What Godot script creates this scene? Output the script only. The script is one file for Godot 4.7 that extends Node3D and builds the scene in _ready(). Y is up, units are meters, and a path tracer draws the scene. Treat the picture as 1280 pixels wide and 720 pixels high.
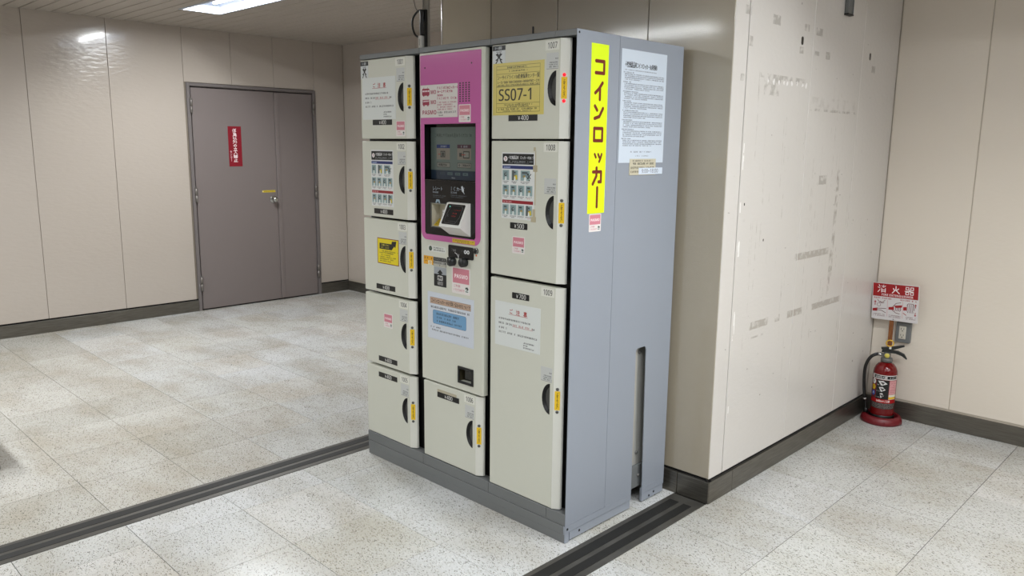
extends Node3D
# Coin lockers standing before a pillar in a station passage.
# x runs along the locker fronts, y up, z towards the passage; the lockers' front left foot is the origin.

var st: SurfaceTool
var O := Vector3.ZERO          # base of the thing being built; its meshes are local to it
var M := {}                    # materials
var taken := {}
var rng := RandomNumberGenerator.new()
var ts: TextServer
var fonts := []
var glyph_cache := {}
var uv_box := Rect2()           # what plate() lays its texture over, when not over the plate itself

const LEFT := -3.865           # wall planes
const BACK := -2.49
const PX := 1.498              # right face of the pillar
const PZ := -0.709             # front face of the pillar
const PL := -0.268             # left face of the pillar
const CEIL := 2.5
const EAST := 6.6
const SOUTH := 7.0
const SLAT := 0.1075
const LAMP_L := 1.25
const LAMP_W := 0.31

# ------------------------------------------------------------------ nodes
func numbered(called: String) -> String:
	if not taken.has(called):
		taken[called] = 0
		return called
	taken[called] += 1
	return "%s_%03d" % [called, taken[called]]

func thing(called: String, label: String, category: String, at: Vector3, group := "") -> Node3D:
	var o := Node3D.new()
	o.name = numbered(called)
	add_child(o, true)
	o.position = at
	O = at
	o.set_meta("label", label)
	o.set_meta("category", category)
	if group != "":
		o.set_meta("group", group)
	return o

func struct(called: String, label := "") -> Node3D:
	var o := Node3D.new()
	o.name = called
	add_child(o, true)
	O = Vector3.ZERO
	o.set_meta("kind", "structure")
	if label != "":
		o.set_meta("label", label)
	return o

func put(called: String, mesh: Mesh, mat: Material, parent: Node, label := "") -> MeshInstance3D:
	var o := MeshInstance3D.new()
	var n := called
	var k := 0
	while parent.has_node(n):
		k += 1
		n = "%s_%03d" % [called, k]
	o.name = n
	o.mesh = mesh
	o.material_override = null
	if mat:
		o.set_surface_override_material(0, mat)
	o.cast_shadow = GeometryInstance3D.SHADOW_CASTING_SETTING_ON
	if label != "":
		o.set_meta("label", label)
	parent.add_child(o, true)
	return o

func beg(smooth := false) -> void:
	st = SurfaceTool.new()
	st.begin(Mesh.PRIMITIVE_TRIANGLES)
	st.set_smooth_group(0 if smooth else -1)

func fin() -> ArrayMesh:
	st.generate_normals()
	return st.commit()

func done(called: String, mat: Material, parent: Node, label := "") -> MeshInstance3D:
	return put(called, fin(), mat, parent, label)

# ------------------------------------------------------------------ shapes
func tri(a: Vector3, b: Vector3, c: Vector3, n: Vector3, ua := Vector2.ZERO, ub := Vector2.ZERO, uc := Vector2.ZERO) -> void:
	if (b - a).cross(c - a).dot(n) > 0.0:
		var t := b
		b = c
		c = t
		var u := ub
		ub = uc
		uc = u
	for v in [[a, ua], [b, ub], [c, uc]]:
		st.set_uv(v[1])
		st.set_uv2(v[1])
		st.add_vertex(v[0] - O)

func face(p: Array, n: Vector3, uv = null) -> void:
	for i in range(1, p.size() - 1):
		if uv == null:
			tri(p[0], p[i], p[i + 1], n)
		else:
			tri(p[0], p[i], p[i + 1], n, uv[0], uv[i], uv[i + 1])

func box(lo: Vector3, hi: Vector3, c := 0.0) -> void:
	cbox(Transform3D(), lo, hi, c)

# a box with chamfered edges
func cbox(T: Transform3D, lo: Vector3, hi: Vector3, c := 0.0) -> void:
	var m := (lo + hi) / 2.0
	var h := (hi - lo) / 2.0
	c = minf(c, minf(h.x, minf(h.y, h.z)) * 0.9)
	for ax in 3:
		var b := (ax + 1) % 3
		var d := (ax + 2) % 3
		for s in [-1.0, 1.0]:
			var pts := []
			for k in [[-1, -1], [1, -1], [1, 1], [-1, 1]]:
				var v := m
				v[ax] += s * h[ax]
				v[b] += k[0] * (h[b] - c)
				v[d] += k[1] * (h[d] - c)
				pts.append(T * v)
			var n := Vector3.ZERO
			n[ax] = s
			face(pts, T.basis * n)
	if c <= 0.0:
		return
	for ax in 3:
		var b := (ax + 1) % 3
		var d := (ax + 2) % 3
		for s in [-1.0, 1.0]:
			for t in [-1.0, 1.0]:
				var pts := []
				for k in [[-1, 0], [1, 0], [1, 1], [-1, 1]]:
					var v := m
					v[ax] += k[0] * (h[ax] - c)
					v[b] += s * (h[b] - (c if k[1] else 0.0))
					v[d] += t * (h[d] - (0.0 if k[1] else c))
					pts.append(T * v)
				var n := Vector3.ZERO
				n[b] = s
				n[d] = t
				face(pts, T.basis * n)
	for sx in [-1.0, 1.0]:
		for sy in [-1.0, 1.0]:
			for sz in [-1.0, 1.0]:
				var s := Vector3(sx, sy, sz)
				var a := m + s * (h - Vector3(0, c, c))
				var b2 := m + s * (h - Vector3(c, 0, c))
				var d2 := m + s * (h - Vector3(c, c, 0))
				tri(T * a, T * b2, T * d2, T.basis * s)

func rr(x0: float, y0: float, x1: float, y1: float, r: float, seg := 4) -> PackedVector2Array:
	var p := PackedVector2Array()
	if r <= 0.0:
		return PackedVector2Array([Vector2(x0, y0), Vector2(x1, y0), Vector2(x1, y1), Vector2(x0, y1)])
	for q in [[x1 - r, y0 + r, -0.25], [x1 - r, y1 - r, 0.0], [x0 + r, y1 - r, 0.25], [x0 + r, y0 + r, 0.5]]:
		for i in seg + 1:
			var a: float = TAU * (q[2] + 0.25 * i / seg)
			p.append(Vector2(q[0] + r * cos(a), q[1] + r * sin(a)))
	return p

# a flat plate, front at d1; uv covers the rectangle of the plate
func plate(T: Transform3D, x0: float, y0: float, x1: float, y1: float, r := 0.0, d0 := 0.0, d1 := 0.001, bev := 0.0) -> void:
	var out := rr(x0, y0, x1, y1, r)
	var inn := rr(x0 + bev, y0 + bev, x1 - bev, y1 - bev, maxf(r - bev, 0.0001) if r > 0.0 else 0.0)
	var n := out.size()
	var f := []
	var uv := []
	for v in inn:
		f.append(T * Vector3(v.x, v.y, d1))
		if uv_box.size.x > 0.0:
			uv.append(Vector2((v.x - uv_box.position.x) / uv_box.size.x, (uv_box.end.y - v.y) / uv_box.size.y))
		else:
			uv.append(Vector2((v.x - x0) / (x1 - x0), (y1 - v.y) / (y1 - y0)))
	face(f, T.basis.z, uv)
	for i in n:
		var j := (i + 1) % n
		var a := out[i]
		var b := out[j]
		var side := T.basis * Vector3(b.y - a.y, a.x - b.x, 0)
		var ua := Vector2((a.x - x0) / (x1 - x0), (y1 - a.y) / (y1 - y0)).clamp(Vector2(0.004, 0.004), Vector2(0.996, 0.996))
		var ub := Vector2((b.x - x0) / (x1 - x0), (y1 - b.y) / (y1 - y0)).clamp(Vector2(0.004, 0.004), Vector2(0.996, 0.996))
		if side.length() > 1e-9:
			face([T * Vector3(a.x, a.y, d0), T * Vector3(b.x, b.y, d0), T * Vector3(b.x, b.y, d1 - bev), T * Vector3(a.x, a.y, d1 - bev)], side, [ua, ub, ub, ua])
			if bev > 0.0:
				face([T * Vector3(a.x, a.y, d1 - bev), T * Vector3(b.x, b.y, d1 - bev), T * Vector3(inn[j].x, inn[j].y, d1), T * Vector3(inn[i].x, inn[i].y, d1)], side + T.basis.z * side.length(), [ua, ub, ub, ua])

# any outline (counter-clockwise) pulled to a prism
func prism(T: Transform3D, poly: PackedVector2Array, d0: float, d1: float, back := true) -> void:
	var t := Geometry2D.triangulate_polygon(poly)
	for i in range(0, t.size(), 3):
		var a := poly[t[i]]
		var b := poly[t[i + 1]]
		var c := poly[t[i + 2]]
		tri(T * Vector3(a.x, a.y, d1), T * Vector3(b.x, b.y, d1), T * Vector3(c.x, c.y, d1), T.basis.z)
		if back:
			tri(T * Vector3(a.x, a.y, d0), T * Vector3(b.x, b.y, d0), T * Vector3(c.x, c.y, d0), -T.basis.z)
	var n := poly.size()
	var s := -1.0 if Geometry2D.is_polygon_clockwise(poly) else 1.0
	if Geometry2D.is_polygon_clockwise(PackedVector2Array([Vector2(0, 0), Vector2(1, 0), Vector2(1, 1)])):
		s = -s
	for i in n:
		var a := poly[i]
		var b := poly[(i + 1) % n]
		face([T * Vector3(a.x, a.y, d0), T * Vector3(b.x, b.y, d0), T * Vector3(b.x, b.y, d1), T * Vector3(a.x, a.y, d1)], T.basis * (Vector3(b.y - a.y, a.x - b.x, 0) * s))

# a round body about T's y axis; profile of (radius, height)
func lathe(T: Transform3D, prof: Array, seg := 24) -> void:
	for i in prof.size() - 1:
		var p: Vector2 = prof[i]
		var q: Vector2 = prof[i + 1]
		var nn := Vector2(q.y - p.y, p.x - q.x)
		for k in seg:
			var a := TAU * k / seg
			var b := TAU * (k + 1) / seg
			var n := T.basis * Vector3(cos((a + b) / 2) * nn.x, nn.y, sin((a + b) / 2) * nn.x)
			var v := [T * Vector3(p.x * cos(a), p.y, p.x * sin(a)), T * Vector3(p.x * cos(b), p.y, p.x * sin(b)), T * Vector3(q.x * cos(b), q.y, q.x * sin(b)), T * Vector3(q.x * cos(a), q.y, q.x * sin(a))]
			if p.x < 1e-6:
				tri(v[0], v[2], v[3], n)
			elif q.x < 1e-6:
				tri(v[0], v[1], v[2], n)
			else:
				face(v, n)

# a disc or short cylinder facing T's z
func knob(T: Transform3D, c: Vector2, r: float, d0: float, d1: float, bev := 0.001, seg := 16) -> void:
	var t := T * Transform3D(Basis(Vector3(1, 0, 0), Vector3(0, 0, 1), Vector3(0, -1, 0)), Vector3(c.x, c.y, 0))
	lathe(t, [Vector2(r, d0), Vector2(r, d1 - bev), Vector2(r - bev, d1), Vector2(0, d1)], seg)

func tube(path: Array, r: float, seg := 8, closed := false) -> void:
	var n := path.size()
	var rings := []
	var side := Vector3.ZERO
	for i in n:
		var d: Vector3
		if closed:
			d = (path[(i + 1) % n] - path[(i + n - 1) % n]).normalized()
		else:
			d = (path[mini(i + 1, n - 1)] - path[maxi(i - 1, 0)]).normalized()
		if side == Vector3.ZERO:
			side = d.cross(Vector3.UP if absf(d.y) < 0.9 else Vector3.RIGHT).normalized()
		side = (side - d * side.dot(d)).normalized()
		var up := d.cross(side)
		var ring := []
		for k in seg:
			var a := TAU * k / seg
			ring.append(path[i] + (side * cos(a) + up * sin(a)) * r)
		rings.append(ring)
	for i in (n if closed else n - 1):
		var c: Vector3 = (path[i] + path[(i + 1) % n]) / 2.0
		for k in seg:
			var l := (k + 1) % seg
			var q := [rings[i][k], rings[i][l], rings[(i + 1) % n][l], rings[(i + 1) % n][k]]
			face(q, (q[0] + q[1] + q[2] + q[3]) / 4.0 - c)
	if not closed:
		face(rings[0], path[0] - path[1])
		face(rings[n - 1], path[n - 1] - path[n - 2])

func curve(pts: Array, n: int) -> Array:
	var out := []
	var m := pts.size()
	for i in m - 1:
		var a: Vector3 = pts[maxi(i - 1, 0)]
		var b: Vector3 = pts[i]
		var c: Vector3 = pts[i + 1]
		var d: Vector3 = pts[mini(i + 2, m - 1)]
		for k in n:
			out.append(b.cubic_interpolate(c, a, d, float(k) / n))
	out.append(pts[m - 1])
	return out

func front(x := 0.0, y := 0.0, z := 0.0) -> Transform3D:      # faces +z
	return Transform3D(Basis(), Vector3(x, y, z))

func right(x := 0.0, y := 0.0, z := 0.0) -> Transform3D:      # faces +x; local x runs towards -z
	return Transform3D(Basis(Vector3(0, 0, -1), Vector3(0, 1, 0), Vector3(1, 0, 0)), Vector3(x, y, z))

# ------------------------------------------------------------------ printing
# strokes of the Japanese characters on a 10 by 10 grid, each stroke a run of x,y digits
var JP := {
	"コ": "12828818", "イ": "714416 5459", "ン": "1234 185783", "ロ": "1282881812", "ッ": "2436 5466 847769", "カ": "13838868 414519", "ー": "1585",
	"シ": "1132 1435 195893", "サ": "0494 3136 717649", "ド": "3139 3476 6172 8192", "ラ": "2171 14847649", "セ": "048376 313888", "タ": "4115 32827639 3466",
	"デ": "1161 0484 546539 7081", "ィ": "6345 5559", "ト": "3139 3476", "レ": "2129 2995", "ク": "4115 31817639", "ス": "2171 714519 5689", "マ": "128255 4668", "リ": "2125 717649",
	"ご": "2272 263888 8091", "の": "5247271533628568", "お": "1363 313829265768 7284", "い": "121738 7275", "わ": "3139 1333 193554748667", "せ": "0494 717565 2128 2878",
	"に": "2129 4373 474888", "つ": "1453748668", "て": "1282 82545778", "ま": "1272 1575 5157 57382736 5789", "た": "0363 3119 5484 576989", "り": "2125 717649", "で": "1282 82545778 7586",
	"す": "0393 515635455667 6749", "く": "712579", "だ": "0363 3119 5484 576989 8091", "さ": "1373 417567 263889", "る": "217124567758 4858", "な": "0353 3116 7284 515758", "は": "2129 4383 717858586889",
	"を": "1272 411674 644888", "し": "313758 5885", "あ": "1272 313878 6419 64868859", "め": "2246 6118 18657568", "き": "1373 1575 316666 263878", "え": "4051 1373 731948 4889", "れ": "2129 1333 336478 8889",
	"消": "1022 0324 2609 6063 4152 8172 4449 8489 4686 4888", "火": "505419 5599 2335 8365", "器": "1040431310 6090936360 1646491916 6696996966 0595 5354 5416 5496",
	"係": "2004 1319 8041 614373 7345 4586 6559 5648 7687", "員": "2171732321 2484882824 2585 2786 3809 6899", "以": "111746 3244 707549 7599", "外": "2004 22424509 1324 7079 7396",
	"立": "5052 1383 3448 7468 0999", "入": "304053 5309 5399", "禁": "0242 2025 2205 2245 5292 7075 7255 7295 2676 0797 5759 2819 7889", "止": "5059 5484 2429 0999",
	"注": "1022 0324 2609 6061 4292 4595 3999 6269", "意": "5051 1181 3242 6272 1383 2474772724 2575 1708 372969 6878 8798", "利": "4121 0353 3039 3306 3356 7176 9099",
	"用": "212609 21818189 2484 2686 5159", "小": "5058 2416 7486", "型": "0141 0343 1116 3136 6164 8084 2676 5659 0999", "貴": "2171732321 5055 0494 2585892925 2686 3809 6899",
	"重": "8010 0292 2373772723 2575 5059 1878 0999", "品": "3070733330 1545491915 5595995955", "約": "301434 241646 2649 0618 6145 52929858 6476", "規": "1242 0444 3134 3409 5585 5191965651 5393 6659 7679 7999",
	"問": "1019 1040 40434 1343 5090 9099 5393 3666683836", "合": "5004 5094 3565 2676792926", "駅": "1050 1016 3016 1252 1454 16565849 0809 2829 6090 6069 9094 6494 7499",
	"産": "5051 1181 3143 6153 1383 1309 3444 2575 2777 2989 4459", "業": "4043 6063 2133 8173 0494 1686 2575 4849 5459 5709 5799", "振": "1019 0333 0523 4090 4049 5282 5494 6459 7499 6479", "興": "2027 2030 3037 8087 7080 7077 4363 4060 4565 0797 3809 6899",
	"方": "5052 0292 4409 44848869", "銭": "2004 2052 1353 2359 0555 0949 6099 5292 5494 8159", "枚": "2029 0343 2406 2446 6044 5292 8249 5399", "操": "1019 0333 0523 5080832350 4464 7494 4797 6659 6739 6799", "作": "2004 1319 5034 4393 5359 5585 5787", "選": "0021 0426 2609 0999 3070 3272 4464 3696 5254 7274 4756 7767",
}

func img(w: int, h: int, c: Color) -> Image:
	var im := Image.create_empty(w, h, false, Image.FORMAT_RGBA8)
	im.fill(c)
	return im

func mix(im: Image, x: int, y: int, c: Color, a: float) -> void:
	if x < 0 or y < 0 or x >= im.get_width() or y >= im.get_height() or a <= 0.0:
		return
	im.set_pixel(x, y, im.get_pixel(x, y).lerp(Color(c.r, c.g, c.b, 1), clampf(a * c.a, 0, 1)))

func rect(im: Image, x0: float, y0: float, x1: float, y1: float, c: Color, r := 0.0) -> void:
	if r <= 0.0 and c.a >= 1.0:
		im.fill_rect(Rect2i(roundi(x0), roundi(y0), maxi(roundi(x1) - roundi(x0), 1), maxi(roundi(y1) - roundi(y0), 1)), c)
		return
	for y in range(floori(y0), ceili(y1)):
		for x in range(floori(x0), ceili(x1)):
			var dx := maxf(maxf(x0 + r - x - 0.5, x + 0.5 - x1 + r), 0.0)
			var dy := maxf(maxf(y0 + r - y - 0.5, y + 0.5 - y1 + r), 0.0)
			mix(im, x, y, c, r - Vector2(dx, dy).length() + 0.5 if r > 0.0 else 1.0)

func disc(im: Image, x: float, y: float, r: float, c: Color) -> void:
	rect(im, x - r, y - r, x + r, y + r, c, r)

func line(im: Image, a: Vector2, b: Vector2, w: float, c: Color) -> void:
	var h := w / 2.0
	for y in range(floori(minf(a.y, b.y) - h), ceili(maxf(a.y, b.y) + h) + 1):
		for x in range(floori(minf(a.x, b.x) - h), ceili(maxf(a.x, b.x) + h) + 1):
			var p := Vector2(x + 0.5, y + 0.5)
			mix(im, x, y, c, h - p.distance_to(Geometry2D.get_closest_point_to_segment(p, a, b)) + 0.5)

func poly(im: Image, pts: Array, w: float, c: Color) -> void:
	for i in pts.size() - 1:
		line(im, pts[i], pts[i + 1], w, c)

func fill_poly(im: Image, pts: PackedVector2Array, c: Color) -> void:
	var b := Rect2(pts[0], Vector2.ZERO)
	for p in pts:
		b = b.expand(p)
	for y in range(floori(b.position.y), ceili(b.end.y)):
		for x in range(floori(b.position.x), ceili(b.end.x)):
			if Geometry2D.is_point_in_polygon(Vector2(x + 0.5, y + 0.5), pts):
				mix(im, x, y, c, 1.0)

# Japanese text from (x, y), cells of w by h, strokes of weight k
func jp(im: Image, s: String, x: float, y: float, w: float, h: float, c: Color, k := 0.1, down := false, pitch := 1.0) -> void:
	for i in s.length():
		var ch := s[i]
		var ox := x if down else x + i * w * pitch
		var oy := y + i * h * pitch if down else y
		if ch == " " or ch == "　":
			continue
		var runs: String = JP.get(ch, "")
		if ch == "ー" and down:
			runs = "5058"
		if runs == "":
			if ch.unicode_at(0) < 0x2000:
				latin(im, ch, ox, oy + h * 0.1, h * 0.8, c)
				continue
			runs = "1222 1119 4383 4585 4787 4349 8389"
		for run in runs.split(" "):
			var p := Vector2.ZERO
			for j in range(0, run.length() - 1, 2):
				var q := Vector2(ox + (run[j].to_int() + 0.5) * w / 10.0, oy + (run[j + 1].to_int() + 0.5) * h / 10.0)
				if j > 0:
					line(im, p, q, k * minf(w, h), c)
				p = q

func latin_width(s: String, h: float, bold := false) -> float:
	return fonts[1 if bold else 0].get_string_size(s, HORIZONTAL_ALIGNMENT_LEFT, -1, 100).x * h / 72.0 / 1.0

# Latin text with capitals of height h, its top left at (x, y); sx squeezes it
func latin(im: Image, s: String, x: float, y: float, h: float, c: Color, bold := false, sx := 1.0) -> float:
	var f: Font = fonts[1 if bold else 0]
	var size := 96
	var k := h / (size * 0.714)
	var tl := TextLine.new()
	tl.add_string(s, f, size)
	for g in ts.shaped_text_get_glyphs(tl.get_rid()):
		var key := "%d %d" % [1 if bold else 0, g.index]
		var z := Vector2i(size, 0)
		if not glyph_cache.has(key):
			ts.font_render_glyph(g.font_rid, z, g.index)
			var r: Rect2 = ts.font_get_glyph_uv_rect(g.font_rid, z, g.index)
			var at_page := ts.font_get_glyph_texture_idx(g.font_rid, z, g.index)
			glyph_cache[key] = [ts.font_get_texture_image(g.font_rid, z, at_page).get_region(Rect2i(r)) if at_page >= 0 and r.size.x > 0 else null, ts.font_get_glyph_offset(g.font_rid, z, g.index)]
		var piece: Array = glyph_cache[key]
		if piece[0] != null:
			var gl: Image = piece[0].duplicate()
			gl.convert(Image.FORMAT_RGBA8)
			gl.resize(maxi(roundi(gl.get_width() * k * sx), 1), maxi(roundi(gl.get_height() * k), 1), Image.INTERPOLATE_BILINEAR if k > 0.5 else Image.INTERPOLATE_LANCZOS)
			var at := Vector2(x + piece[1].x * k * sx, y + h + piece[1].y * k).round()
			for yy in gl.get_height():
				for xx in gl.get_width():
					mix(im, int(at.x) + xx, int(at.y) + yy, c, gl.get_pixel(xx, yy).a)
		x += g.advance * k * sx
	return x

# small print too fine to read: a run of dense little marks
func small(im: Image, x: float, y: float, w: float, h: float, c: Color, gaps := 0.12) -> void:
	var cx := x
	while cx < x + w:
		if rng.randf() > gaps:
			var e := minf(cx + h * 0.9, x + w)
			for q in 3:
				var yy := y + h * (0.1 + 0.35 * q)
				if rng.randf() < 0.8:
					rect(im, cx + rng.randf() * h * 0.3, yy, e - rng.randf() * h * 0.2, yy + maxf(h * 0.16, 1.0), c)
			var xx := cx + h * (0.2 + 0.5 * rng.randf())
			rect(im, xx, y, xx + maxf(h * 0.16, 1.0), y + h, c)
			if rng.randf() < 0.5:
				rect(im, cx + h * 0.1, y + h * 0.2, cx + h * 0.1 + maxf(h * 0.14, 1.0), y + h, c)
		cx += h

func print_mat(im: Image, rough := 0.45, glow := 0.0) -> StandardMaterial3D:
	var m := StandardMaterial3D.new()
	im.generate_mipmaps()
	m.albedo_texture = ImageTexture.create_from_image(im)
	m.roughness = rough
	m.texture_repeat = false
	if glow > 0.0:
		m.emission_enabled = true
		m.emission = Color.BLACK
		m.emission_texture = m.albedo_texture
		m.emission_energy_multiplier = glow
	return m

func plain(c: Color, rough := 0.5, metal := 0.0) -> StandardMaterial3D:
	var m := StandardMaterial3D.new()
	m.albedo_color = c
	m.roughness = rough
	m.metallic = metal
	return m

func noise_tex(size: int, freq: float, seed_: int, normal := false, bump := 4.0, octaves := 3) -> NoiseTexture2D:
	var n := FastNoiseLite.new()
	n.seed = seed_
	n.frequency = freq
	n.noise_type = FastNoiseLite.TYPE_SIMPLEX_SMOOTH
	n.fractal_octaves = octaves
	var t := NoiseTexture2D.new()
	t.width = size
	t.height = size
	t.seamless = true
	t.noise = n
	t.as_normal_map = normal
	t.bump_strength = bump
	return t

# paint with a fine orange-peel surface
func paint(c: Color, rough: float, tex: Texture2D, scale: Vector3, depth: float, spec := 0.5) -> StandardMaterial3D:
	var m := plain(c, rough)
	m.metallic_specular = spec
	if tex:
		m.uv1_triplanar = true
		m.uv1_world_triplanar = true
		m.uv1_scale = scale
		m.heightmap_enabled = true
		m.heightmap_texture = tex
		m.heightmap_scale = depth
	return m

func make_materials() -> void:
	var peel := noise_tex(512, 0.035, 11)
	var fine := noise_tex(256, 0.12, 12)
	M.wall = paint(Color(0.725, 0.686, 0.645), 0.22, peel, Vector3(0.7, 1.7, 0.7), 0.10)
	M.wall.clearcoat_enabled = true
	M.wall.clearcoat = 0.7
	M.wall.clearcoat_roughness = 0.09
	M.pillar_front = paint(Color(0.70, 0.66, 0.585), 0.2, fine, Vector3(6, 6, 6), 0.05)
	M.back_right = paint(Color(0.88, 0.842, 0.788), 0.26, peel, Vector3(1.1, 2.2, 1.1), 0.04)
	M.pillar_front.metallic_specular = 0.6
	M.pillar_front.clearcoat_enabled = true
	M.pillar_front.clearcoat = 0.8
	M.pillar_front.clearcoat_roughness = 0.1
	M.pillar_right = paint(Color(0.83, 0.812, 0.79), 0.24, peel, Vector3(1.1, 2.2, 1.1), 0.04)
	M.gap = plain(Color(0.08, 0.075, 0.07), 0.9)
	M.seam = plain(Color(0.50, 0.46, 0.41), 0.9)
	M.seam_light = plain(Color(0.72, 0.68, 0.62), 0.8)
	M.slat = paint(Color(0.67, 0.635, 0.595), 0.5, null, Vector3.ONE, 0)
	M.plenum = plain(Color(0.05, 0.045, 0.04), 0.9)
	M.steel = brushed(Color(0.50, 0.485, 0.455), 0.34, 0.8)
	M.hinge = plain(Color(0.50, 0.48, 0.46), 0.35, 0.6)
	M.bright_steel = plain(Color(0.75, 0.75, 0.74), 0.22, 1.0)
	M.door_grey = paint(Color(0.49, 0.453, 0.443), 0.42, fine, Vector3(6, 6, 6), 0.03)
	M.frame_grey = paint(Color(0.45, 0.425, 0.42), 0.42, fine, Vector3(6, 6, 6), 0.03)
	M.locker = paint(Color(0.805, 0.808, 0.757), 0.42, fine, Vector3(10, 10, 10), 0.02)
	M.locker_rim = paint(Color(0.86, 0.86, 0.825), 0.38, fine, Vector3(10, 10, 10), 0.02)
	M.cabinet = paint(Color(0.43, 0.44, 0.44), 0.42, fine, Vector3(10, 10, 10), 0.02)
	M.cabinet_light = paint(Color(0.62, 0.62, 0.60), 0.42, fine, Vector3(10, 10, 10), 0.02)
	M.side = paint(Color(0.57, 0.595, 0.635), 0.40, fine, Vector3(10, 10, 10), 0.02)
	M.gasket = plain(Color(0.035, 0.037, 0.037), 0.55)
	M.black = plain(Color(0.03, 0.03, 0.033), 0.42)
	M.gloss_black = plain(Color(0.018, 0.02, 0.026), 0.12)
	M.handle_rim = plain(Color(0.035, 0.035, 0.034), 0.55)
	M.handle_grey = plain(Color(0.30, 0.30, 0.285), 0.5)
	M.screw = plain(Color(0.42, 0.42, 0.41), 0.4, 0.3)
	M.pink = plain(Color(0.76, 0.40, 0.63), 0.16)
	M.led = plain(Color(0.9, 0.1, 0.15), 0.3)
	M.led.emission_enabled = true
	M.led.emission = Color(1.0, 0.06, 0.16)
	M.led.emission_energy_multiplier = 1.3
	M.green_led = plain(Color(0.4, 0.9, 0.8), 0.3)
	M.green_led.emission_enabled = true
	M.green_led.emission = Color(0.5, 1.0, 0.9)
	M.green_led.emission_energy_multiplier = 0.8
	M.white = plain(Color(0.86, 0.86, 0.84), 0.4)
	M.cream = plain(Color(0.77, 0.75, 0.68), 0.5)
	M.orange = plain(Color(0.85, 0.42, 0.08), 0.5)
	M.rubber = plain(Color(0.10, 0.097, 0.088), 0.65)
	M.track = brushed(Color(0.40, 0.39, 0.37), 0.42, 0.5)
	M.red = plain(Color(0.42, 0.018, 0.03), 0.14)
	M.base_red = plain(Color(0.42, 0.065, 0.10), 0.42)
	M.hose = plain(Color(0.02, 0.02, 0.02), 0.4)
	M.lever = plain(Color(0.10, 0.115, 0.115), 0.35)
	M.brass = plain(Color(0.85, 0.68, 0.22), 0.3, 0.3)
	M.wood = wood()
	M.conduit = plain(Color(0.62, 0.60, 0.56), 0.5)
	M.cable_grey = plain(Color(0.45, 0.43, 0.40), 0.5)
	M.tube = plain(Color(1, 1, 1), 0.5)
	M.tube.emission_enabled = true
	M.tube.emission = Color(1.0, 0.985, 0.96)
	M.tube.emission_energy_multiplier = 3.6
	M.trough = plain(Color(0.74, 0.77, 0.82), 0.4)
	M.pale_blue = plain(Color(0.68, 0.74, 0.82), 0.4)
	M.concrete = paint(Color(0.66, 0.645, 0.61), 0.9, fine, Vector3(5, 5, 5), 0.2)

func brushed(c: Color, rough: float, metal := 0.85) -> StandardMaterial3D:
	var m := plain(c, rough, metal)
	m.uv1_triplanar = true
	m.uv1_world_triplanar = true
	m.uv1_scale = Vector3(0.6, 14.0, 0.6)
	var t := noise_tex(512, 0.02, 31)
	var g := Gradient.new()
	g.set_color(0, Color(0.80, 0.80, 0.79))
	g.set_color(1, Color(1, 1, 1))
	t.color_ramp = g
	m.albedo_texture = t
	return m

func wood() -> StandardMaterial3D:
	var m := plain(Color(0.62, 0.40, 0.22), 0.6)
	m.uv1_triplanar = true
	m.uv1_scale = Vector3(12, 1.5, 12)
	var t := noise_tex(256, 0.03, 41)
	var g := Gradient.new()
	g.set_color(0, Color(0.7, 0.62, 0.55))
	g.set_color(1, Color(1, 1, 1))
	t.color_ramp = g
	m.albedo_texture = t
	return m

# speckled vinyl-composition tile; the dirt is a slow second layer
func make_floor_materials() -> void:
	var n := 1024
	var im := img(n, n, Color(0.80, 0.805, 0.805))
	rng.seed = 5
	for i in 17000:
		var x := rng.randi() % n
		var y := rng.randi() % n
		var v := rng.randf()
		var c := Color(0.76, 0.765, 0.76)
		if v < 0.34:
			c = Color(0.60, 0.595, 0.565)
		elif v < 0.44:
			c = Color(0.36, 0.35, 0.325)
		elif v < 0.62:
			c = Color(0.86, 0.86, 0.85)
		var l := 3 + rng.randi() % 9
		var a := rng.randf() * 0.9 - 0.25
		var w := 2 + rng.randi() % 3
		for k in l:
			for q in w:
				var xx := (x + int(k * cos(a))) % n
				var yy := (y + int(k * sin(a)) + q + n) % n
				im.set_pixel(xx, yy, c)
	im.generate_mipmaps()
	var tex := ImageTexture.create_from_image(im)
	var dirt := noise_tex(1024, 0.0075, 77, false, 4.0, 6)
	var g := Gradient.new()
	g.offsets = PackedFloat32Array([0.15, 0.45, 0.62, 0.9])
	g.colors = PackedColorArray([Color(0.905, 0.885, 0.85), Color(0.95, 0.943, 0.93), Color(0.985, 0.983, 0.98), Color(1, 1, 1)])
	dirt.color_ramp = g
	var tints := [Color(1, 1, 1), Color(0.975, 0.975, 0.97), Color(0.985, 0.98, 0.96), Color(0.96, 0.955, 0.94), Color(1, 0.99, 0.975), Color(0.945, 0.93, 0.90), Color(0.915, 0.90, 0.865), Color(0.96, 0.945, 0.915)]
	M.tiles = []
	for k in tints.size():
		var m := plain(tints[k], 0.25)
		m.albedo_texture = tex
		m.uv1_triplanar = true
		m.uv1_world_triplanar = true
		m.uv1_scale = Vector3(1.25, 1.25, 1.25)
		m.uv1_offset = Vector3(0.23 * k, 0.0, 0.41 * k)
		m.uv2_triplanar = true
		m.uv2_world_triplanar = true
		m.uv2_scale = Vector3(0.17, 0.25, 0.29)
		m.detail_enabled = true
		m.detail_albedo = dirt
		m.detail_uv_layer = BaseMaterial3D.DETAIL_UV_2
		m.detail_blend_mode = BaseMaterial3D.BLEND_MODE_MUL
		M.tiles.append(m)

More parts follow.
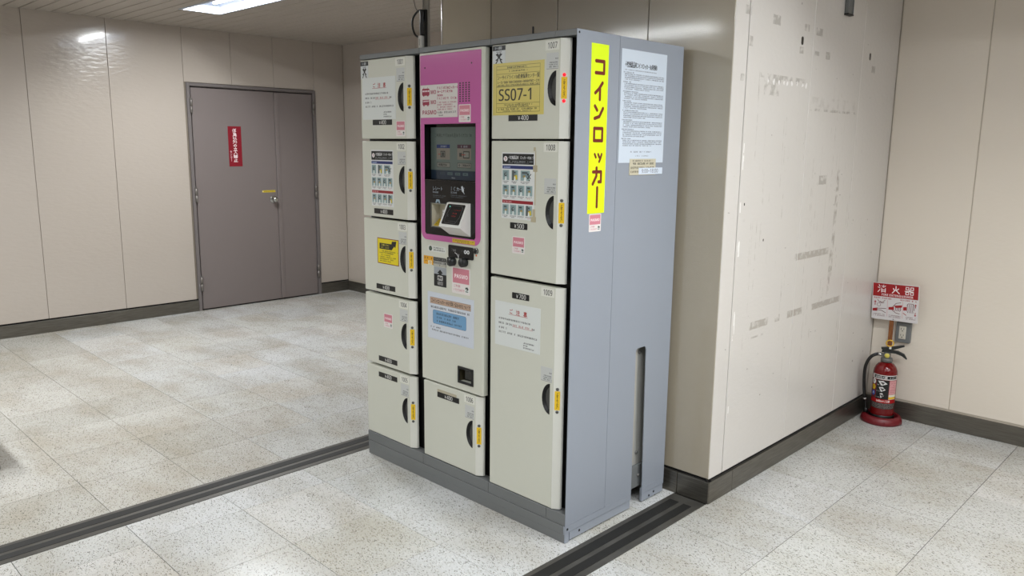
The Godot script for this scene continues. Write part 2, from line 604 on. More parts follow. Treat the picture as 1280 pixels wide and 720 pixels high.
# ------------------------------------------------------------------ the setting
func make_floor() -> void:
	var f := struct("floor")
	beg()
	box(Vector3(LEFT - 0.2, -0.12, BACK - 0.2), Vector3(EAST + 0.2, -0.003, SOUTH + 0.2))
	done("subfloor", M.gap, f)
	var xs_sets := [[], [-0.043, 0.155, 0.555, 0.955, 1.335], []]
	var x := -0.205
	var step := 0.385
	while x > LEFT:
		xs_sets[0].push_front(x)
		x -= step
		step = 0.4
	xs_sets[0].push_front(LEFT)
	x = 1.495
	step = 0.39
	while x < EAST:
		xs_sets[2].append(x)
		x += step
		step = 0.4
	xs_sets[2].append(EAST)
	var rest := []
	rng.seed = 9
	var whole := {}
	for xs in xs_sets:
		for i in xs.size() - 1:
			var z0 := 1.148 - 0.4 * 10
			while z0 < SOUTH:
				var a := maxf(z0, BACK)
				var b := minf(z0 + 0.4, SOUTH)
				z0 += 0.4
				if b - a < 0.01:
					continue
				if xs[i] >= PL and xs[i + 1] <= PX and b < PZ:
					continue
				var w: float = xs[i + 1] - xs[i]
				var k := rng.randi() % 5
				if xs[i] < -0.25 and a > -0.3 + 0.3 * (rng.randi() % 3):
					k = 5 + rng.randi() % 3
				if a > 1.9 or xs[i] > 3.4:
					rest.append([xs[i], xs[i + 1], a, b])
					continue
				O = Vector3((xs[i] + xs[i + 1]) / 2.0, 0, (a + b) / 2.0)
				var key := "%.3f %.3f" % [w, b - a]
				if not whole.has(key):
					beg()
					var g := 0.0010
					box(O + Vector3(-w / 2 + g, -0.003, -(b - a) / 2 + g), O + Vector3(w / 2 - g, 0.0, (b - a) / 2 - g), 0.0005)
					whole[key] = fin()
				var t := put("tile", whole[key], M.tiles[k], f)
				t.position = O + Vector3(0, 0.00015 * (rng.randi() % 3), 0)
	O = Vector3.ZERO
	beg()
	for r in rest:
		box(Vector3(r[0] + 0.0006, -0.003, r[2] + 0.0006), Vector3(r[1] - 0.0006, 0, r[3] - 0.0006))
	done("tile_field", M.tiles[0], f).set_meta("kind", "stuff")
	# two metal floor tracks with rubber inserts
	var k := 0
	for tr in [[-0.205, 0.0], [1.335, 0.0]]:
		k += 1
		var t := struct("trim_%d" % k, ["dark metal floor track with two rubber strips crossing the floor left of the lockers", "dark metal floor track with two rubber strips ending at the pillar corner"][k - 1])
		beg()
		var x0: float = tr[0]
		var end := PZ + 0.012
		for s in [[0.0, 0.022], [0.068, 0.09], [0.13, 0.16]]:
			box(Vector3(x0 + s[0], -0.003, end + 0.062), Vector3(x0 + s[1], 0.0012, SOUTH), 0.0008)
		box(Vector3(x0, -0.003, end), Vector3(x0 + 0.16, 0.0012, end + 0.062), 0.0008)
		done("track_plate", M.track, t)
		for s in [[0.022, 0.068], [0.09, 0.13]]:
			beg()
			box(Vector3(x0 + s[0] + 0.0006, -0.003, end + 0.0626), Vector3(x0 + s[1] - 0.0006, 0.0022, SOUTH), 0.0006)
			done("rubber_strip", M.rubber, t)

func lamp_spots() -> Array:
	return [[-2.95, -0.621, 1.6], [2.35, -0.621], [-2.95, 2.4, 1.6], [-1.58, 2.4, 1.0, 0.022], [2.35, 2.4], [2.25, 0.9], [3.7, 0.9], [4.2, -0.621], [-1.58, 5.4], [2.35, 5.4]]

func make_ceiling() -> void:
	var c := struct("ceiling")
	beg()
	box(Vector3(LEFT - 0.2, 2.68, BACK - 0.2), Vector3(EAST + 0.2, 2.8, SOUTH + 0.2))
	done("roof_slab", M.plenum, c)
	var whole := fit_slat(LEFT + 0.004, EAST, 0.0, SLAT - 0.009)
	var z := 0.47 + SLAT * 61
	while z > BACK:
		var z1 := z
		var z0 := maxf(z - SLAT + 0.009, BACK + 0.001)
		z -= SLAT
		var bits := [[LEFT + 0.004, EAST, z0, z1]]
		if z1 > SOUTH:
			continue
		for l in lamp_spots():
			var next := []
			for b in bits:
				var lx0: float = l[0] - 0.002
				var lx1: float = l[0] + LAMP_L + 0.002
				var lz0: float = l[1] - LAMP_W / 2 - 0.002
				var lz1: float = l[1] + LAMP_W / 2 + 0.002
				if b[1] <= lx0 or b[0] >= lx1 or b[3] <= lz0 or b[2] >= lz1:
					next.append(b)
					continue
				if b[0] < lx0:
					next.append([b[0], lx0, b[2], b[3]])
				if b[1] > lx1:
					next.append([lx1, b[1], b[2], b[3]])
				if b[2] < lz0 - 0.004:
					next.append([maxf(b[0], lx0), minf(b[1], lx1), b[2], lz0])
				if b[3] > lz1 + 0.004:
					next.append([maxf(b[0], lx0), minf(b[1], lx1), lz1, b[3]])
			bits = next
		for b in bits:
			if b[1] - b[0] < 0.01:
				continue
			if b[0] == LEFT + 0.004 and b[1] == EAST and b[3] - b[2] > SLAT - 0.0091:
				put("slat", whole, M.slat, c).position = Vector3(0, 0, b[2])
			else:
				put("slat", fit_slat(b[0], b[1], b[2], b[3]), M.slat, c)

func fit_slat(x0: float, x1: float, z0: float, z1: float) -> Mesh:
	O = Vector3.ZERO
	beg()
	box(Vector3(x0, CEIL, z0), Vector3(x1, CEIL + 0.014, z1), 0.0025)
	return fin()

func panels(w: Node3D, T: Transform3D, cuts: Array, y0: float, y1: float, mat: Material, gap := 0.003, uv := Rect2()) -> void:
	uv_box = uv
	for i in cuts.size() - 1:
		beg()
		plate(T, cuts[i] + gap / 2, y0, cuts[i + 1] - gap / 2, y1, 0.0, -0.010, 0.0, 0.0015)
		done("panel", mat, w)
	uv_box = Rect2()

func make_walls() -> void:
	var top := CEIL + 0.03
	# left wall with the steel door in it
	var w := struct("wall_left", "beige panelled wall with the grey double door")
	beg()
	box(Vector3(LEFT - 0.2, 0, BACK - 0.2), Vector3(LEFT - 0.009, 2.7, -2.14))
	box(Vector3(LEFT - 0.2, 0, -0.875), Vector3(LEFT - 0.009, 2.7, SOUTH + 0.2))
	box(Vector3(LEFT - 0.2, 2.03, -2.14), Vector3(LEFT - 0.009, 2.7, -0.875))
	box(Vector3(LEFT - 0.3, 0, -2.3), Vector3(LEFT - 0.2, 2.2, -0.7))
	done("backing", M.seam, w)
	var T := right(LEFT, 0, 0)
	var cuts := [-SOUTH]
	for k in range(10, 0, -1):
		cuts.append(-0.36 - 0.602 * (k - 0) + 0.0)
	cuts += [-0.36, 0.238, 0.852]
	panels(w, T, cuts, 0.112, top, M.wall)
	panels(w, T, [0.852, 1.293, 1.712, 2.146], 2.042, top, M.wall)
	panels(w, T, [2.146, 2.488], 0.112, top, M.wall)
	make_door()
	baseboard("baseboard_left", [[right(LEFT), -SOUTH, -1.2], [right(LEFT), -1.2, 0.868], [right(LEFT), 2.156, 2.49]])
	# back wall left and right of the pillar
	w = struct("wall_back", "beige panelled back wall behind the fire extinguisher")
	beg()
	box(Vector3(LEFT - 0.2, 0, BACK - 0.2), Vector3(EAST + 0.2, 2.7, BACK - 0.0035))
	done("backing", M.seam_light, w)
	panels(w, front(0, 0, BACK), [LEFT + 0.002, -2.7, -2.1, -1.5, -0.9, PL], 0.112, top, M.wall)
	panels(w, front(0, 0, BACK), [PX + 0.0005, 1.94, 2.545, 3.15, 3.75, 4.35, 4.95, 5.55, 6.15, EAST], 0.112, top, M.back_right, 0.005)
	baseboard("baseboard_back", [[front(0, 0, BACK), LEFT, PL], [front(0, 0, BACK), PX, 3.0], [front(0, 0, BACK), 3.0, EAST]])
	# the pillar behind the lockers
	w = struct("wall_pillar", "beige panelled pillar behind the lockers, its right face worn and marked")
	beg()
	box(Vector3(PL + 0.01, 0, BACK - 0.009), Vector3(PX - 0.009, 2.7, PZ - 0.009))
	done("core", M.gap, w)
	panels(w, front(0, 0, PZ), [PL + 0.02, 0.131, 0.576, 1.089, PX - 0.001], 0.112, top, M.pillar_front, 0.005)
	beg(true)
	var q := PackedVector2Array()
	for i in 7:
		var a := PI + i * PI / 12.0
		q.append(Vector2(PL + 0.02 + 0.02 * cos(a), -(PZ - 0.02) + 0.02 * sin(a)))
	for i in 6:
		var a0 := q[i]
		var a1 := q[i + 1]
		face([Vector3(a0.x, 0.112, -a0.y), Vector3(a1.x, 0.112, -a1.y), Vector3(a1.x, top, -a1.y), Vector3(a0.x, top, -a0.y)], Vector3(-1, 0, 1))
	done("corner_bead", M.wall, w)
	var TL := Transform3D(Basis(Vector3(0, 0, 1), Vector3(0, 1, 0), Vector3(-1, 0, 0)), Vector3(PL, 0, 0))
	panels(w, TL, [BACK, -1.9, -1.3, PZ - 0.02], 0.112, top, M.wall)
	M.worn = M.pillar_right.duplicate()
	M.worn.detail_enabled = true
	M.worn.detail_albedo = worn_marks()
	M.worn.detail_uv_layer = BaseMaterial3D.DETAIL_UV_2
	M.worn.texture_repeat = true
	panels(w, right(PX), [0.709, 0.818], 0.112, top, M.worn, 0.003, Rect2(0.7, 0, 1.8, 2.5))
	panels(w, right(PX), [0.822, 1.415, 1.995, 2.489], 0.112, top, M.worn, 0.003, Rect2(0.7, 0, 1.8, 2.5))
	baseboard("baseboard_pillar", [[front(0, 0, PZ), 1.345, PX + 0.006], [front(0, 0, PZ), PL, 1.345], [right(PX), 0.703, 0.905], [right(PX), 0.905, 2.49]])
	# walls behind the camera close the room
	w = struct("wall_right")
	beg()
	box(Vector3(EAST, 0, BACK - 0.2), Vector3(EAST + 0.2, 2.7, SOUTH + 0.2))
	done("wall_surface", M.wall, w)
	w = struct("wall_front")
	beg()
	box(Vector3(LEFT - 0.2, 0, SOUTH), Vector3(EAST + 0.2, 2.7, SOUTH + 0.2))
	done("wall_surface", M.wall, w)

func baseboard(called: String, runs: Array) -> void:
	var b := struct(called, "brushed steel baseboard")
	for r in runs:
		beg()
		plate(r[0], r[1] + 0.0012, 0.0005, r[2] - 0.0012, 0.100, 0.0, -0.008, 0.007, 0.0015)
		done("baseboard_length", M.steel, b)
		beg()
		plate(r[0], r[1], 0.1, r[2], 0.113, 0.0, -0.012, -0.006)
		done("shadow_gap", M.gap, b)

# scratches, tape residue, chips and bolt holes on the pillar's right face; 1.8 m by 2.5 m
func worn_marks() -> ImageTexture:
	var W := 1080
	var H := 1500
	var im := img(W, H, Color(0.83, 0.8, 0.77, 0))
	rng.seed = 21
	# u = (-z - 0.7) * 600, v = (2.5 - y) * 600
	var blot := FastNoiseLite.new()
	blot.seed = 5
	blot.frequency = 0.03
	blot.fractal_octaves = 4
	var patch := func(z: float, y: float, w: float, h: float, c: Color, dens: float):
		var cx := (-z - 0.7) * 600
		var cy := (2.5 - y) * 600
		var hw := maxf(w * 300, 0.6)
		var hh := maxf(h * 300, 0.6)
		for yy in range(int(cy - hh * 1.1), int(cy + hh * 1.1) + 1):
			for xx in range(int(cx - hw * 1.1), int(cx + hw * 1.1) + 1):
				if xx < 0 or yy < 0 or xx >= W or yy >= H:
					continue
				var n := blot.get_noise_2d(xx, yy) * 1.4
				var edge := maxf(absf(xx - cx) / hw, absf(yy - cy) / hh) + n * 0.12
				var a := (1.0 if c.r > 0.9 else 0.8) * c.a * clampf((dens * 1.1 - 0.2 + n * 0.8) * 1.5, 0.0, 1.0) * clampf((1.04 - edge) * 9.0, 0.0, 1.0) * (0.75 + 0.25 * rng.randf())
				if a > im.get_pixel(xx, yy).a:
					im.set_pixel(xx, yy, Color(c.r, c.g, c.b, a))
	var grime := Color(0.50, 0.47, 0.42, 0.66)
	for p in [[-0.807, 2.06, 0.05, 0.035], [-0.836, 1.945, 0.04, 0.04], [-1.05, 2.05, 0.07, 0.04], [-1.34, 2.05, 0.05, 0.03], [-1.47, 2.045, 0.07, 0.035], [-1.30, 1.95, 0.04, 0.03], [-1.46, 1.95, 0.05, 0.02], [-1.58, 1.95, 0.05, 0.035], [-2.15, 1.93, 0.05, 0.035], [-1.63, 1.373, 0.09, 0.045]]:
		patch.call(p[0], p[1], p[2], p[3], grime, 0.75)
	patch.call(-1.70, 1.70, 0.55, 0.012, grime, 0.5)
	patch.call(-1.70, 1.73, 0.55, 0.06, Color(0.6, 0.57, 0.53, 0.35), 0.3)
	patch.call(-1.15, 1.82, 0.45, 0.02, grime, 0.35)
	patch.call(-1.05, 1.78, 0.16, 0.08, grime, 0.35)
	# tape residue in the shape of a frame
	var tape := Color(0.55, 0.51, 0.46, 0.75)
	patch.call(-1.58, 1.016, 0.37, 0.034, tape, 0.85)
	patch.call(-1.07, 0.745, 0.17, 0.036, tape, 0.8)
	patch.call(-1.25, 0.745, 0.05, 0.034, tape, 0.5)
	patch.call(-1.43, 0.745, 0.16, 0.034, tape, 0.8)
	patch.call(-1.79, 0.745, 0.34, 0.032, tape, 0.85)
	patch.call(-1.815, 1.15, 0.035, 0.55, tape, 0.55)
	patch.call(-1.80, 0.90, 0.03, 0.25, tape, 0.45)
	patch.call(-1.02, 0.69, 0.20, 0.01, grime, 0.4)
	# long drips and scrapes
	for i in 80:
		var z := -0.85 - rng.randf() * 1.35
		var y := 0.5 + rng.randf() * 1.35
		var h := 0.04 + rng.randf() * 0.3
		patch.call(z, y, 0.002 + rng.randf() * 0.005, h, Color(0.58, 0.54, 0.5, 0.6), 0.35)
	for i in 60:
		patch.call(-0.72 - rng.randf() * 1.7, 0.2 + rng.randf() * 2.0, 0.012 * rng.randf() + 0.002, 0.008 * rng.randf() + 0.002, Color(0.4, 0.37, 0.34, 0.8), 0.6)
	# white chips of bare plaster
	for i in 9:
		var c := Vector2(180 + i * 27 + rng.randf() * 12, 420)
		var p := PackedVector2Array()
		for k in 6:
			var a := TAU * k / 6
			p.append(c + Vector2(cos(a) * (2 + rng.randf() * 6), sin(a) * (3 + rng.randf() * 9)))
		for yy in range(405, 436):
			for xx in range(int(c.x) - 9, int(c.x) + 10):
				if Geometry2D.is_point_in_polygon(Vector2(xx, yy), p):
					im.set_pixel(xx, yy, Color(0.95, 0.94, 0.93, 0.9))
	for i in 14:
		patch.call(-0.835 - rng.randf() * 0.012, 0.35 + rng.randf() * 1.2, 0.008, 0.02 + rng.randf() * 0.06, Color(0.96, 0.95, 0.94, 1.0), 0.8)
	patch.call(-0.795, 1.8, 0.05, 0.03, grime, 0.4)
	# dark bolt holes
	for h in [[-1.302, 1.996], [-2.093, 1.995], [-1.06, 1.125], [-0.87, 1.29]]:
		var s := 0.012 if h[1] > 1.9 else 0.004
		disc(im, (-h[0] - 0.7) * 600, (2.5 - h[1]) * 600, s * 600, Color(0.1, 0.09, 0.08, 1))
		rect(im, (-h[0] - 0.7 - s) * 600, (2.5 - h[1] - s) * 600, (-h[0] - 0.7 + s) * 600, (2.5 - h[1] + s * 2) * 600, Color(0.12, 0.11, 0.10, 0.99), s * 500)
	for y in H:
		for x in W:
			var p := im.get_pixel(x, y)
			if p.a > 0.0 and p.r < 0.3:
				im.set_pixel(x, y, Color(p.r, p.g, p.b, 1))
	im.generate_mipmaps()
	return ImageTexture.create_from_image(im)

func make_door() -> void:
	var d := struct("door_1", "grey steel double door with a red notice")
	var T := right(LEFT)
	# frame: profile on the wall round the opening
	beg()
	for r in [[0.868, 0.0, 0.897, 2.038], [2.128, 0.0, 2.156, 2.038], [0.897, 2.012, 2.128, 2.038]]:
		plate(T, r[0], r[1], r[2], r[3], 0.0, -0.15, 0.008, 0.002)
	for r in [[0.897, 0.0, 0.904, 2.012], [2.121, 0.0, 2.128, 2.012], [0.897, 2.006, 2.128, 2.012]]:
		plate(T, r[0], r[1], r[2], r[3], 0.0, -0.15, -0.012)
	done("frame", M.frame_grey, d)
	beg()
	plate(T, 0.897, 0.0, 2.128, 2.012, 0.0, -0.15, -0.055)
	done("dark_gap", M.gap, d)
	var leaf: MeshInstance3D
	for l in [[0.909, 1.7035], [1.7075, 2.116]]:
		beg()
		plate(T, l[0], 0.009, l[1], 1.999, 0.0, -0.045, -0.004, 0.002)
		var lf := done("leaf", M.door_grey, d)
		if leaf == null:
			leaf = lf
		else:
			beg()
			plate(T, 1.7085, 0.012, 1.746, 1.996, 0.0, -0.006, 0.003, 0.0025)
			done("meeting_strip", M.door_grey, lf)
	for h in [[0.900, 1.84], [0.900, 1.055], [0.900, 0.245], [2.124, 1.86], [2.124, 1.05], [2.124, 0.245]]:
		beg(true)
		for k in [[-0.062, -0.002], [0.002, 0.062]]:
			lathe(Transform3D(Basis(), T * Vector3(h[0], h[1], 0.014)), [Vector2(0, k[0]), Vector2(0.0115, k[0]), Vector2(0.0115, k[1]), Vector2(0, k[1])], 12)
		lathe(Transform3D(Basis(), T * Vector3(h[0], h[1], 0.014)), [Vector2(0, 0.062), Vector2(0.006, 0.064), Vector2(0.005, 0.072), Vector2(0, 0.075)], 12)
		done("hinge", M.hinge, d)
	beg(true)
	knob(T, Vector2(1.655, 0.99), 0.034, -0.004, 0.004, 0.002, 20)
	var t := T * Transform3D(Basis(Vector3(1, 0, 0), Vector3(0, 0, 1), Vector3(0, -1, 0)), Vector3(1.655, 0.99, 0))
	lathe(t, [Vector2(0.011, 0.0), Vector2(0.011, 0.03), Vector2(0.022, 0.036), Vector2(0.027, 0.048), Vector2(0.025, 0.06), Vector2(0.012, 0.066), Vector2(0, 0.066)], 20)
	done("knob", M.bright_steel, leaf, "chrome round door knob")
	# red notice, staff only
	var im := img(230, 640, Color(0.53, 0.085, 0.15))
	jp(im, "係員以外の立入禁止", 78, 38, 74, 60, Color(0.93, 0.88, 0.88), 0.15, true, 0.98)
	jp(im, "センター", 22, 380, 34, 48, Color(0.9, 0.82, 0.83), 0.14, true, 0.95)
	beg()
	plate(T, 1.232, 1.308, 1.360, 1.672, 0.0, -0.004, -0.0022)
	done("notice", print_mat(im, 0.4), leaf, "red vertical notice with white characters")
	im = img(280, 40, Color(0.82, 0.72, 0.20))
	small(im, 14, 10, 250, 18, Color(0.45, 0.38, 0.12))
	rect(im, 4, 8, 24, 30, Color(0.95, 0.92, 0.7))
	beg()
	plate(T, 1.546, 1.058, 1.684, 1.078, 0.0, -0.004, -0.003)
	done("sticker", print_mat(im), leaf, "narrow yellow sticker above the knob")

func make_lamp(x: float, z: float, label: String, power: float, tube_y: float) -> void:
	var o := thing("ceiling_lamp", label, "ceiling lamp", Vector3(x + LAMP_L / 2, CEIL, z), "recessed ceiling lamps")
	var hx := LAMP_L / 2
	var hz := LAMP_W / 2
	# flange and sloping white trough
	beg()
	for s in [-1.0, 1.0]:
		box(O + Vector3(-hx - 0.012, -0.004, s * hz - 0.012), O + Vector3(hx + 0.012, 0.0, s * hz + 0.012), 0.001)
		box(O + Vector3(s * hx - 0.012, -0.004, -hz), O + Vector3(s * hx + 0.012, 0.0, hz), 0.001)
	done("flange", M.trough, o)
	beg()
	var top := 0.115
	for s in [-1.0, 1.0]:
		face([O + Vector3(-hx, 0, s * hz), O + Vector3(hx, 0, s * hz), O + Vector3(hx - 0.09, top, s * (hz - 0.05)), O + Vector3(-hx + 0.09, top, s * (hz - 0.05))], Vector3(0, -0.3, -s))
		face([O + Vector3(s * hx, 0, -hz), O + Vector3(s * hx, 0, hz), O + Vector3(s * (hx - 0.09), top, hz - 0.05), O + Vector3(s * (hx - 0.09), top, -hz + 0.05)], Vector3(-s, -0.3, 0))
	face([O + Vector3(-hx + 0.09, top, -hz + 0.05), O + Vector3(hx - 0.09, top, -hz + 0.05), O + Vector3(hx - 0.09, top, hz - 0.05), O + Vector3(-hx + 0.09, top, hz - 0.05)], Vector3.DOWN)
	box(O + Vector3(-hx, top + 0.004, -hz), O + Vector3(hx, top + 0.02, hz))
	# ridge between the tubes
	var r0 := O + Vector3(-hx + 0.08, 0.065, 0)
	var r1 := O + Vector3(hx - 0.08, 0.065, 0)
	for s in [-1.0, 1.0]:
		face([r0, r1, r1 + Vector3(0, top - 0.065, s * 0.03), r0 + Vector3(0, top - 0.065, s * 0.03)], Vector3(0, -0.5, s))
	done("trough", M.trough, o)
	for s in [-1.0, 1.0]:
		beg(true)
		var c := O + Vector3(0, tube_y, s * 0.075)
		tube([c - Vector3(hx - 0.075, 0, 0), c + Vector3(hx - 0.075, 0, 0)], 0.0145, 14)
		done("tube", M.tube, o)
		var l := AreaLight3D.new()
		l.name = numbered("tube_light")
		l.area_size = Vector2(LAMP_L - 0.15, 0.05)
		l.light_color = Color(0.975, 0.99, 1.0)
		l.light_energy = LAMP_E * power
		l.area_range = 25.0
		l.area_attenuation = 2.0
		l.shadow_enabled = true
		add_child(l, true)
		l.position = c + Vector3(0, -0.019, 0)
		l.rotation = Vector3(-PI / 2, 0, 0)

# ------------------------------------------------------------------ the prints on the lockers
const INK := Color(0.12, 0.12, 0.12)

func centred(im: Image, s: String, y: float, h: float, c: Color, bold := false, sx := 1.0, cx := -1.0) -> void:
	var w := latin_width(s, h, bold) * sx
	latin(im, s, (im.get_width() / 2.0 if cx < 0.0 else cx) - w / 2.0, y, h, c, bold, sx)

func number_print(s: String) -> Image:
	var im := img(130, 64, Color(0.87, 0.87, 0.83))
	centred(im, s, 12, 40, INK, false, 0.74)
	centred(im, s, 12, 40, INK, false, 0.74, 66)
	return im

func price_print(s: String, wide: bool) -> Image:
	var im := img(288 if wide else 184, 48, Color(0.045, 0.045, 0.045))
	var cx := im.get_width() / 2.0 + 4
	var w := latin_width(s, 34, false) * 0.98
	for q in 2:
		latin(im, "¥", cx - w / 2 + q, 13, 27, Color(0.88, 0.88, 0.86), false, 1.0)
		latin(im, s.substr(1), cx - w / 2 + 28 + q, 7, 34, Color(0.88, 0.88, 0.86), false, 0.98)
	return im

func pasmo_print(w: int, h: int) -> Image:
	var im := img(w, h, Color(0.89, 0.86, 0.85))
	var m := w * 0.05
	rect(im, m, m, w - m, h * 0.60, Color(0.80, 0.50, 0.555))
	centred(im, "PASMO", h * 0.27, h * 0.145, Color(0.97, 0.93, 0.93), true, 1.08)
	jp(im, "ご利用", w * 0.08, h * 0.66, w * 0.13, h * 0.11, Color(0.78, 0.52, 0.56), 0.12)
	jp(im, "いただけます", w * 0.08, h * 0.80, w * 0.105, h * 0.11, Color(0.78, 0.52, 0.56), 0.12)
	disc(im, w * 0.83, h * 0.81, w * 0.125, Color(0.86, 0.88, 0.86))
	fill_poly(im, PackedVector2Array([Vector2(w * 0.74, h * 0.73), Vector2(w * 0.86, h * 0.70), Vector2(w * 0.92, h * 0.78), Vector2(w * 0.86, h * 0.83), Vector2(w * 0.76, h * 0.80)]), Color(0.10, 0.13, 0.12))
	rect(im, w * 0.75, h * 0.86, w * 0.90, h * 0.89, Color(0.15, 0.2, 0.18))
	rect(im, w * 0.78, h * 0.77, w * 0.84, h * 0.79, Color(0.9, 0.92, 0.9))
	return im

func notice_print() -> Image:       # the "please note" paper
	var im := img(500, 370, Color(0.845, 0.86, 0.85))
	rng.seed = 31
	var red := Color(0.62, 0.17, 0.16)
	jp(im, "ご", 160, 50, 40, 40, red, 0.13)
	jp(im, "注", 238, 50, 40, 40, red, 0.13)
	jp(im, "意", 318, 50, 40, 40, red, 0.13)
	rect(im, 155, 94, 365, 97, red)
	small(im, 42, 133, 350, 16, INK, 0.06)
	small(im, 42, 171, 150, 16, INK)
	rng.seed = 32
	small(im, 200, 171, 210, 17, red)
	small(im, 412, 172, 30, 16, INK)
	rect(im, 198, 191, 420, 193, red)
	small(im, 44, 210, 90, 16, INK)
	small(im, 42, 246, 420, 16, INK, 0.08)
	for k in 3:
		small(im, 320, 300 + k * 20, 110 if k != 1 else 60, 12, INK)
	return im

func cross_print() -> Image:        # small sticker: two crossed hands
	var im := img(140, 130, Color(0.80, 0.82, 0.82))
	rect(im, 0, 0, 140, 32, Color(0.06, 0.07, 0.08))
	latin(im, "400", 60, 6, 20, Color(0.8, 0.82, 0.82), true, 0.9)
	small(im, 22, 8, 32, 16, Color(0.75, 0.77, 0.78))
	small(im, 40, 38, 60, 8, INK)
	for s in [-1.0, 1.0]:
		for q in 3:
			line(im, Vector2(70 + s * (12 + q * 9), 52 - q * 0 + q * 3), Vector2(70 - s * (6 + q * 3), 80 + q * 4), 8, INK)
		poly(im, [Vector2(70 + s * 8, 78), Vector2(70 + s * 14, 98), Vector2(70 + s * 34, 120)], 10, INK)
		line(im, Vector2(70 + s * 12, 90), Vector2(70 + s * 32, 96), 8, INK)
	return im

func info_print() -> Image:         # three fine lines above each handle
	var im := img(120, 114, Color(0.77, 0.78, 0.765))
	rng.seed = 8
	small(im, 88, 36, 26, 10, INK, 0.0)
	for k in 3:
		small(im, 22 + k * 3, 62 + k * 15, 90 - k * 4, 9, INK, 0.1)
	rect(im, 4, 109, 118, 112, Color(0.5, 0.5, 0.48))
	return im

func strip_print() -> Image:        # yellow strip beside each lock
	var im := img(44, 150, Color(0.92, 0.76, 0.12))
	rect(im, 0, 0, 44, 150, Color(0.92, 0.76, 0.12))
	jp(im, "ドアをしめてください", 14, 14, 17, 13, Color(0.16, 0.12, 0.05), 0.13, true, 0.95)
	return im

func sheet_print() -> Image:        # instruction sheet with rows of pictures
	var im := img(330, 500, Color(0.86, 0.87, 0.86))
	rng.seed = 14
	rect(im, 8, 10, 322, 88, Color(0.05, 0.055, 0.06))
	disc(im, 38, 48, 20, Color(0.92, 0.9, 0.9))
	poly(im, [Vector2(30, 38), Vector2(42, 44), Vector2(36, 58)], 5, Color(0.5, 0.1, 0.12))
	jp(im, "小型貴重品用 ロッカーの使い方", 66, 24, 17.5, 26, Color(0.92, 0.92, 0.92), 0.13)
	small(im, 70, 62, 240, 9, Color(0.7, 0.72, 0.74))
	small(im, 70, 74, 200, 7, Color(0.6, 0.62, 0.64))
	rect(im, 8, 98, 322, 122, Color(0.11, 0.17, 0.40))
	jp(im, "あずけかた", 18, 102, 15, 17, Color(0.75, 0.8, 0.92), 0.12)
	rect(im, 8, 358, 322, 382, Color(0.56, 0.09, 0.13))
	jp(im, "取り出しかた", 18, 362, 15, 17, Color(0.92, 0.75, 0.75), 0.12)
	var rows := [[132, 3], [244, 4], [392, 4]]
	for r in rows:
		for k in r[1]:
			var w := 66.0
			var x: float = 10 + k * (92 if r[1] == 3 else 79)
			var y: float = r[0]
			if r[1] == 3 and k == 2:
				w = 92
			rect(im, x, y, x + w, y + 76, Color(0.57, 0.66, 0.66))
			rect(im, x + 10, y + 8, x + w - 16, y + 52, Color(0.47, 0.55, 0.56))
			if (k + int(y)) % 3 != 0:
				rect(im, x + 14, y + 12, x + w - 26, y + 22, Color(0.22, 0.25, 0.26))
				fill_poly(im, PackedVector2Array([Vector2(x + 24, y + 40), Vector2(x + 44, y + 34), Vector2(x + 48, y + 48), Vector2(x + 28, y + 52)]), Color(0.66, 0.55, 0.22))
			else:
				disc(im, x + w * 0.45, y + 34, 13, Color(0.13, 0.14, 0.14))
				disc(im, x + w * 0.5, y + 32, 7, Color(0.62, 0.7, 0.7))
			if k == 1 and r[0] == 132 or k == 3 and r[0] == 392:
				rect(im, x + 6, y, x + 26, y + 76, Color(0.33, 0.35, 0.35))
				fill_poly(im, PackedVector2Array([Vector2(x + 24, y + 48), Vector2(x + 54, y + 34), Vector2(x + 60, y + 66), Vector2(x + 34, y + 76)]), Color(0.83, 0.74, 0.16))
			# a pale hand reaching in
			fill_poly(im, PackedVector2Array([Vector2(x + w * 0.35, y + 76), Vector2(x + w * 0.42, y + 50), Vector2(x + w * 0.52, y + 44), Vector2(x + w * 0.60, y + 56), Vector2(x + w * 0.62, y + 76)]), Color(0.88, 0.90, 0.89))
			if r[1] == 3 and k == 2:
				for s in [-1.0, 1.0]:
					line(im, Vector2(x + 84 + s * 18, y + 26), Vector2(x + 84 - s * 14, y + 58), 6, INK)
					disc(im, x + 74, y + 42 + s * 14, 7, INK)
				disc(im, x + 86, y + 72, 5, INK)
			latin(im, str(k + 1), x + 2, y + 81, 11, INK, true)
			small(im, x + 14, y + 82, w - 18, 7, INK)
			small(im, x + 14, y + 92, w - 34, 7, Color(0.7, 0.2, 0.2) if k == 3 else INK)
	return im

func station_print() -> Image:      # the yellow sheet SS07-1
	var im := img(530, 390, Color(0.82, 0.76, 0.40))
	rng.seed = 17
	var k := Color(0.16, 0.14, 0.07)
	for y in [46, 80, 172, 176, 300, 332, 366]:
		rect(im, 38, y, 490, y + 2, k)
	for x in [38, 488]:
		rect(im, x, 22, x + 2, 368, k)
	rect(im, 38, 22, 490, 24, k)
	small(im, 150, 29, 218, 14, k)
	small(im, 160, 56, 195, 12, k)
	jp(im, "シーサイドライン・産業振興センター駅", 48, 88, 24.2, 34, k, 0.115)
	jp(im, "しーさいどらいん・さんぎょうしんこうせんたーえき", 46, 130, 18.3, 24, k, 0.12)
	small(im, 48, 159, 430, 11, k)
	for q in 4:
		latin(im, "SS07-1", 58 + q, 196, 84, k, false, 1.04)
	jp(im, "コインロッカーのお問い合わせは", 120, 304, 17, 17, k, 0.12)
	small(im, 380, 306, 30, 12, k)
	small(im, 150, 320, 230, 10, k)
	small(im, 60, 338, 400, 13, k)
	small(im, 110, 354, 290, 9, k)
	return im

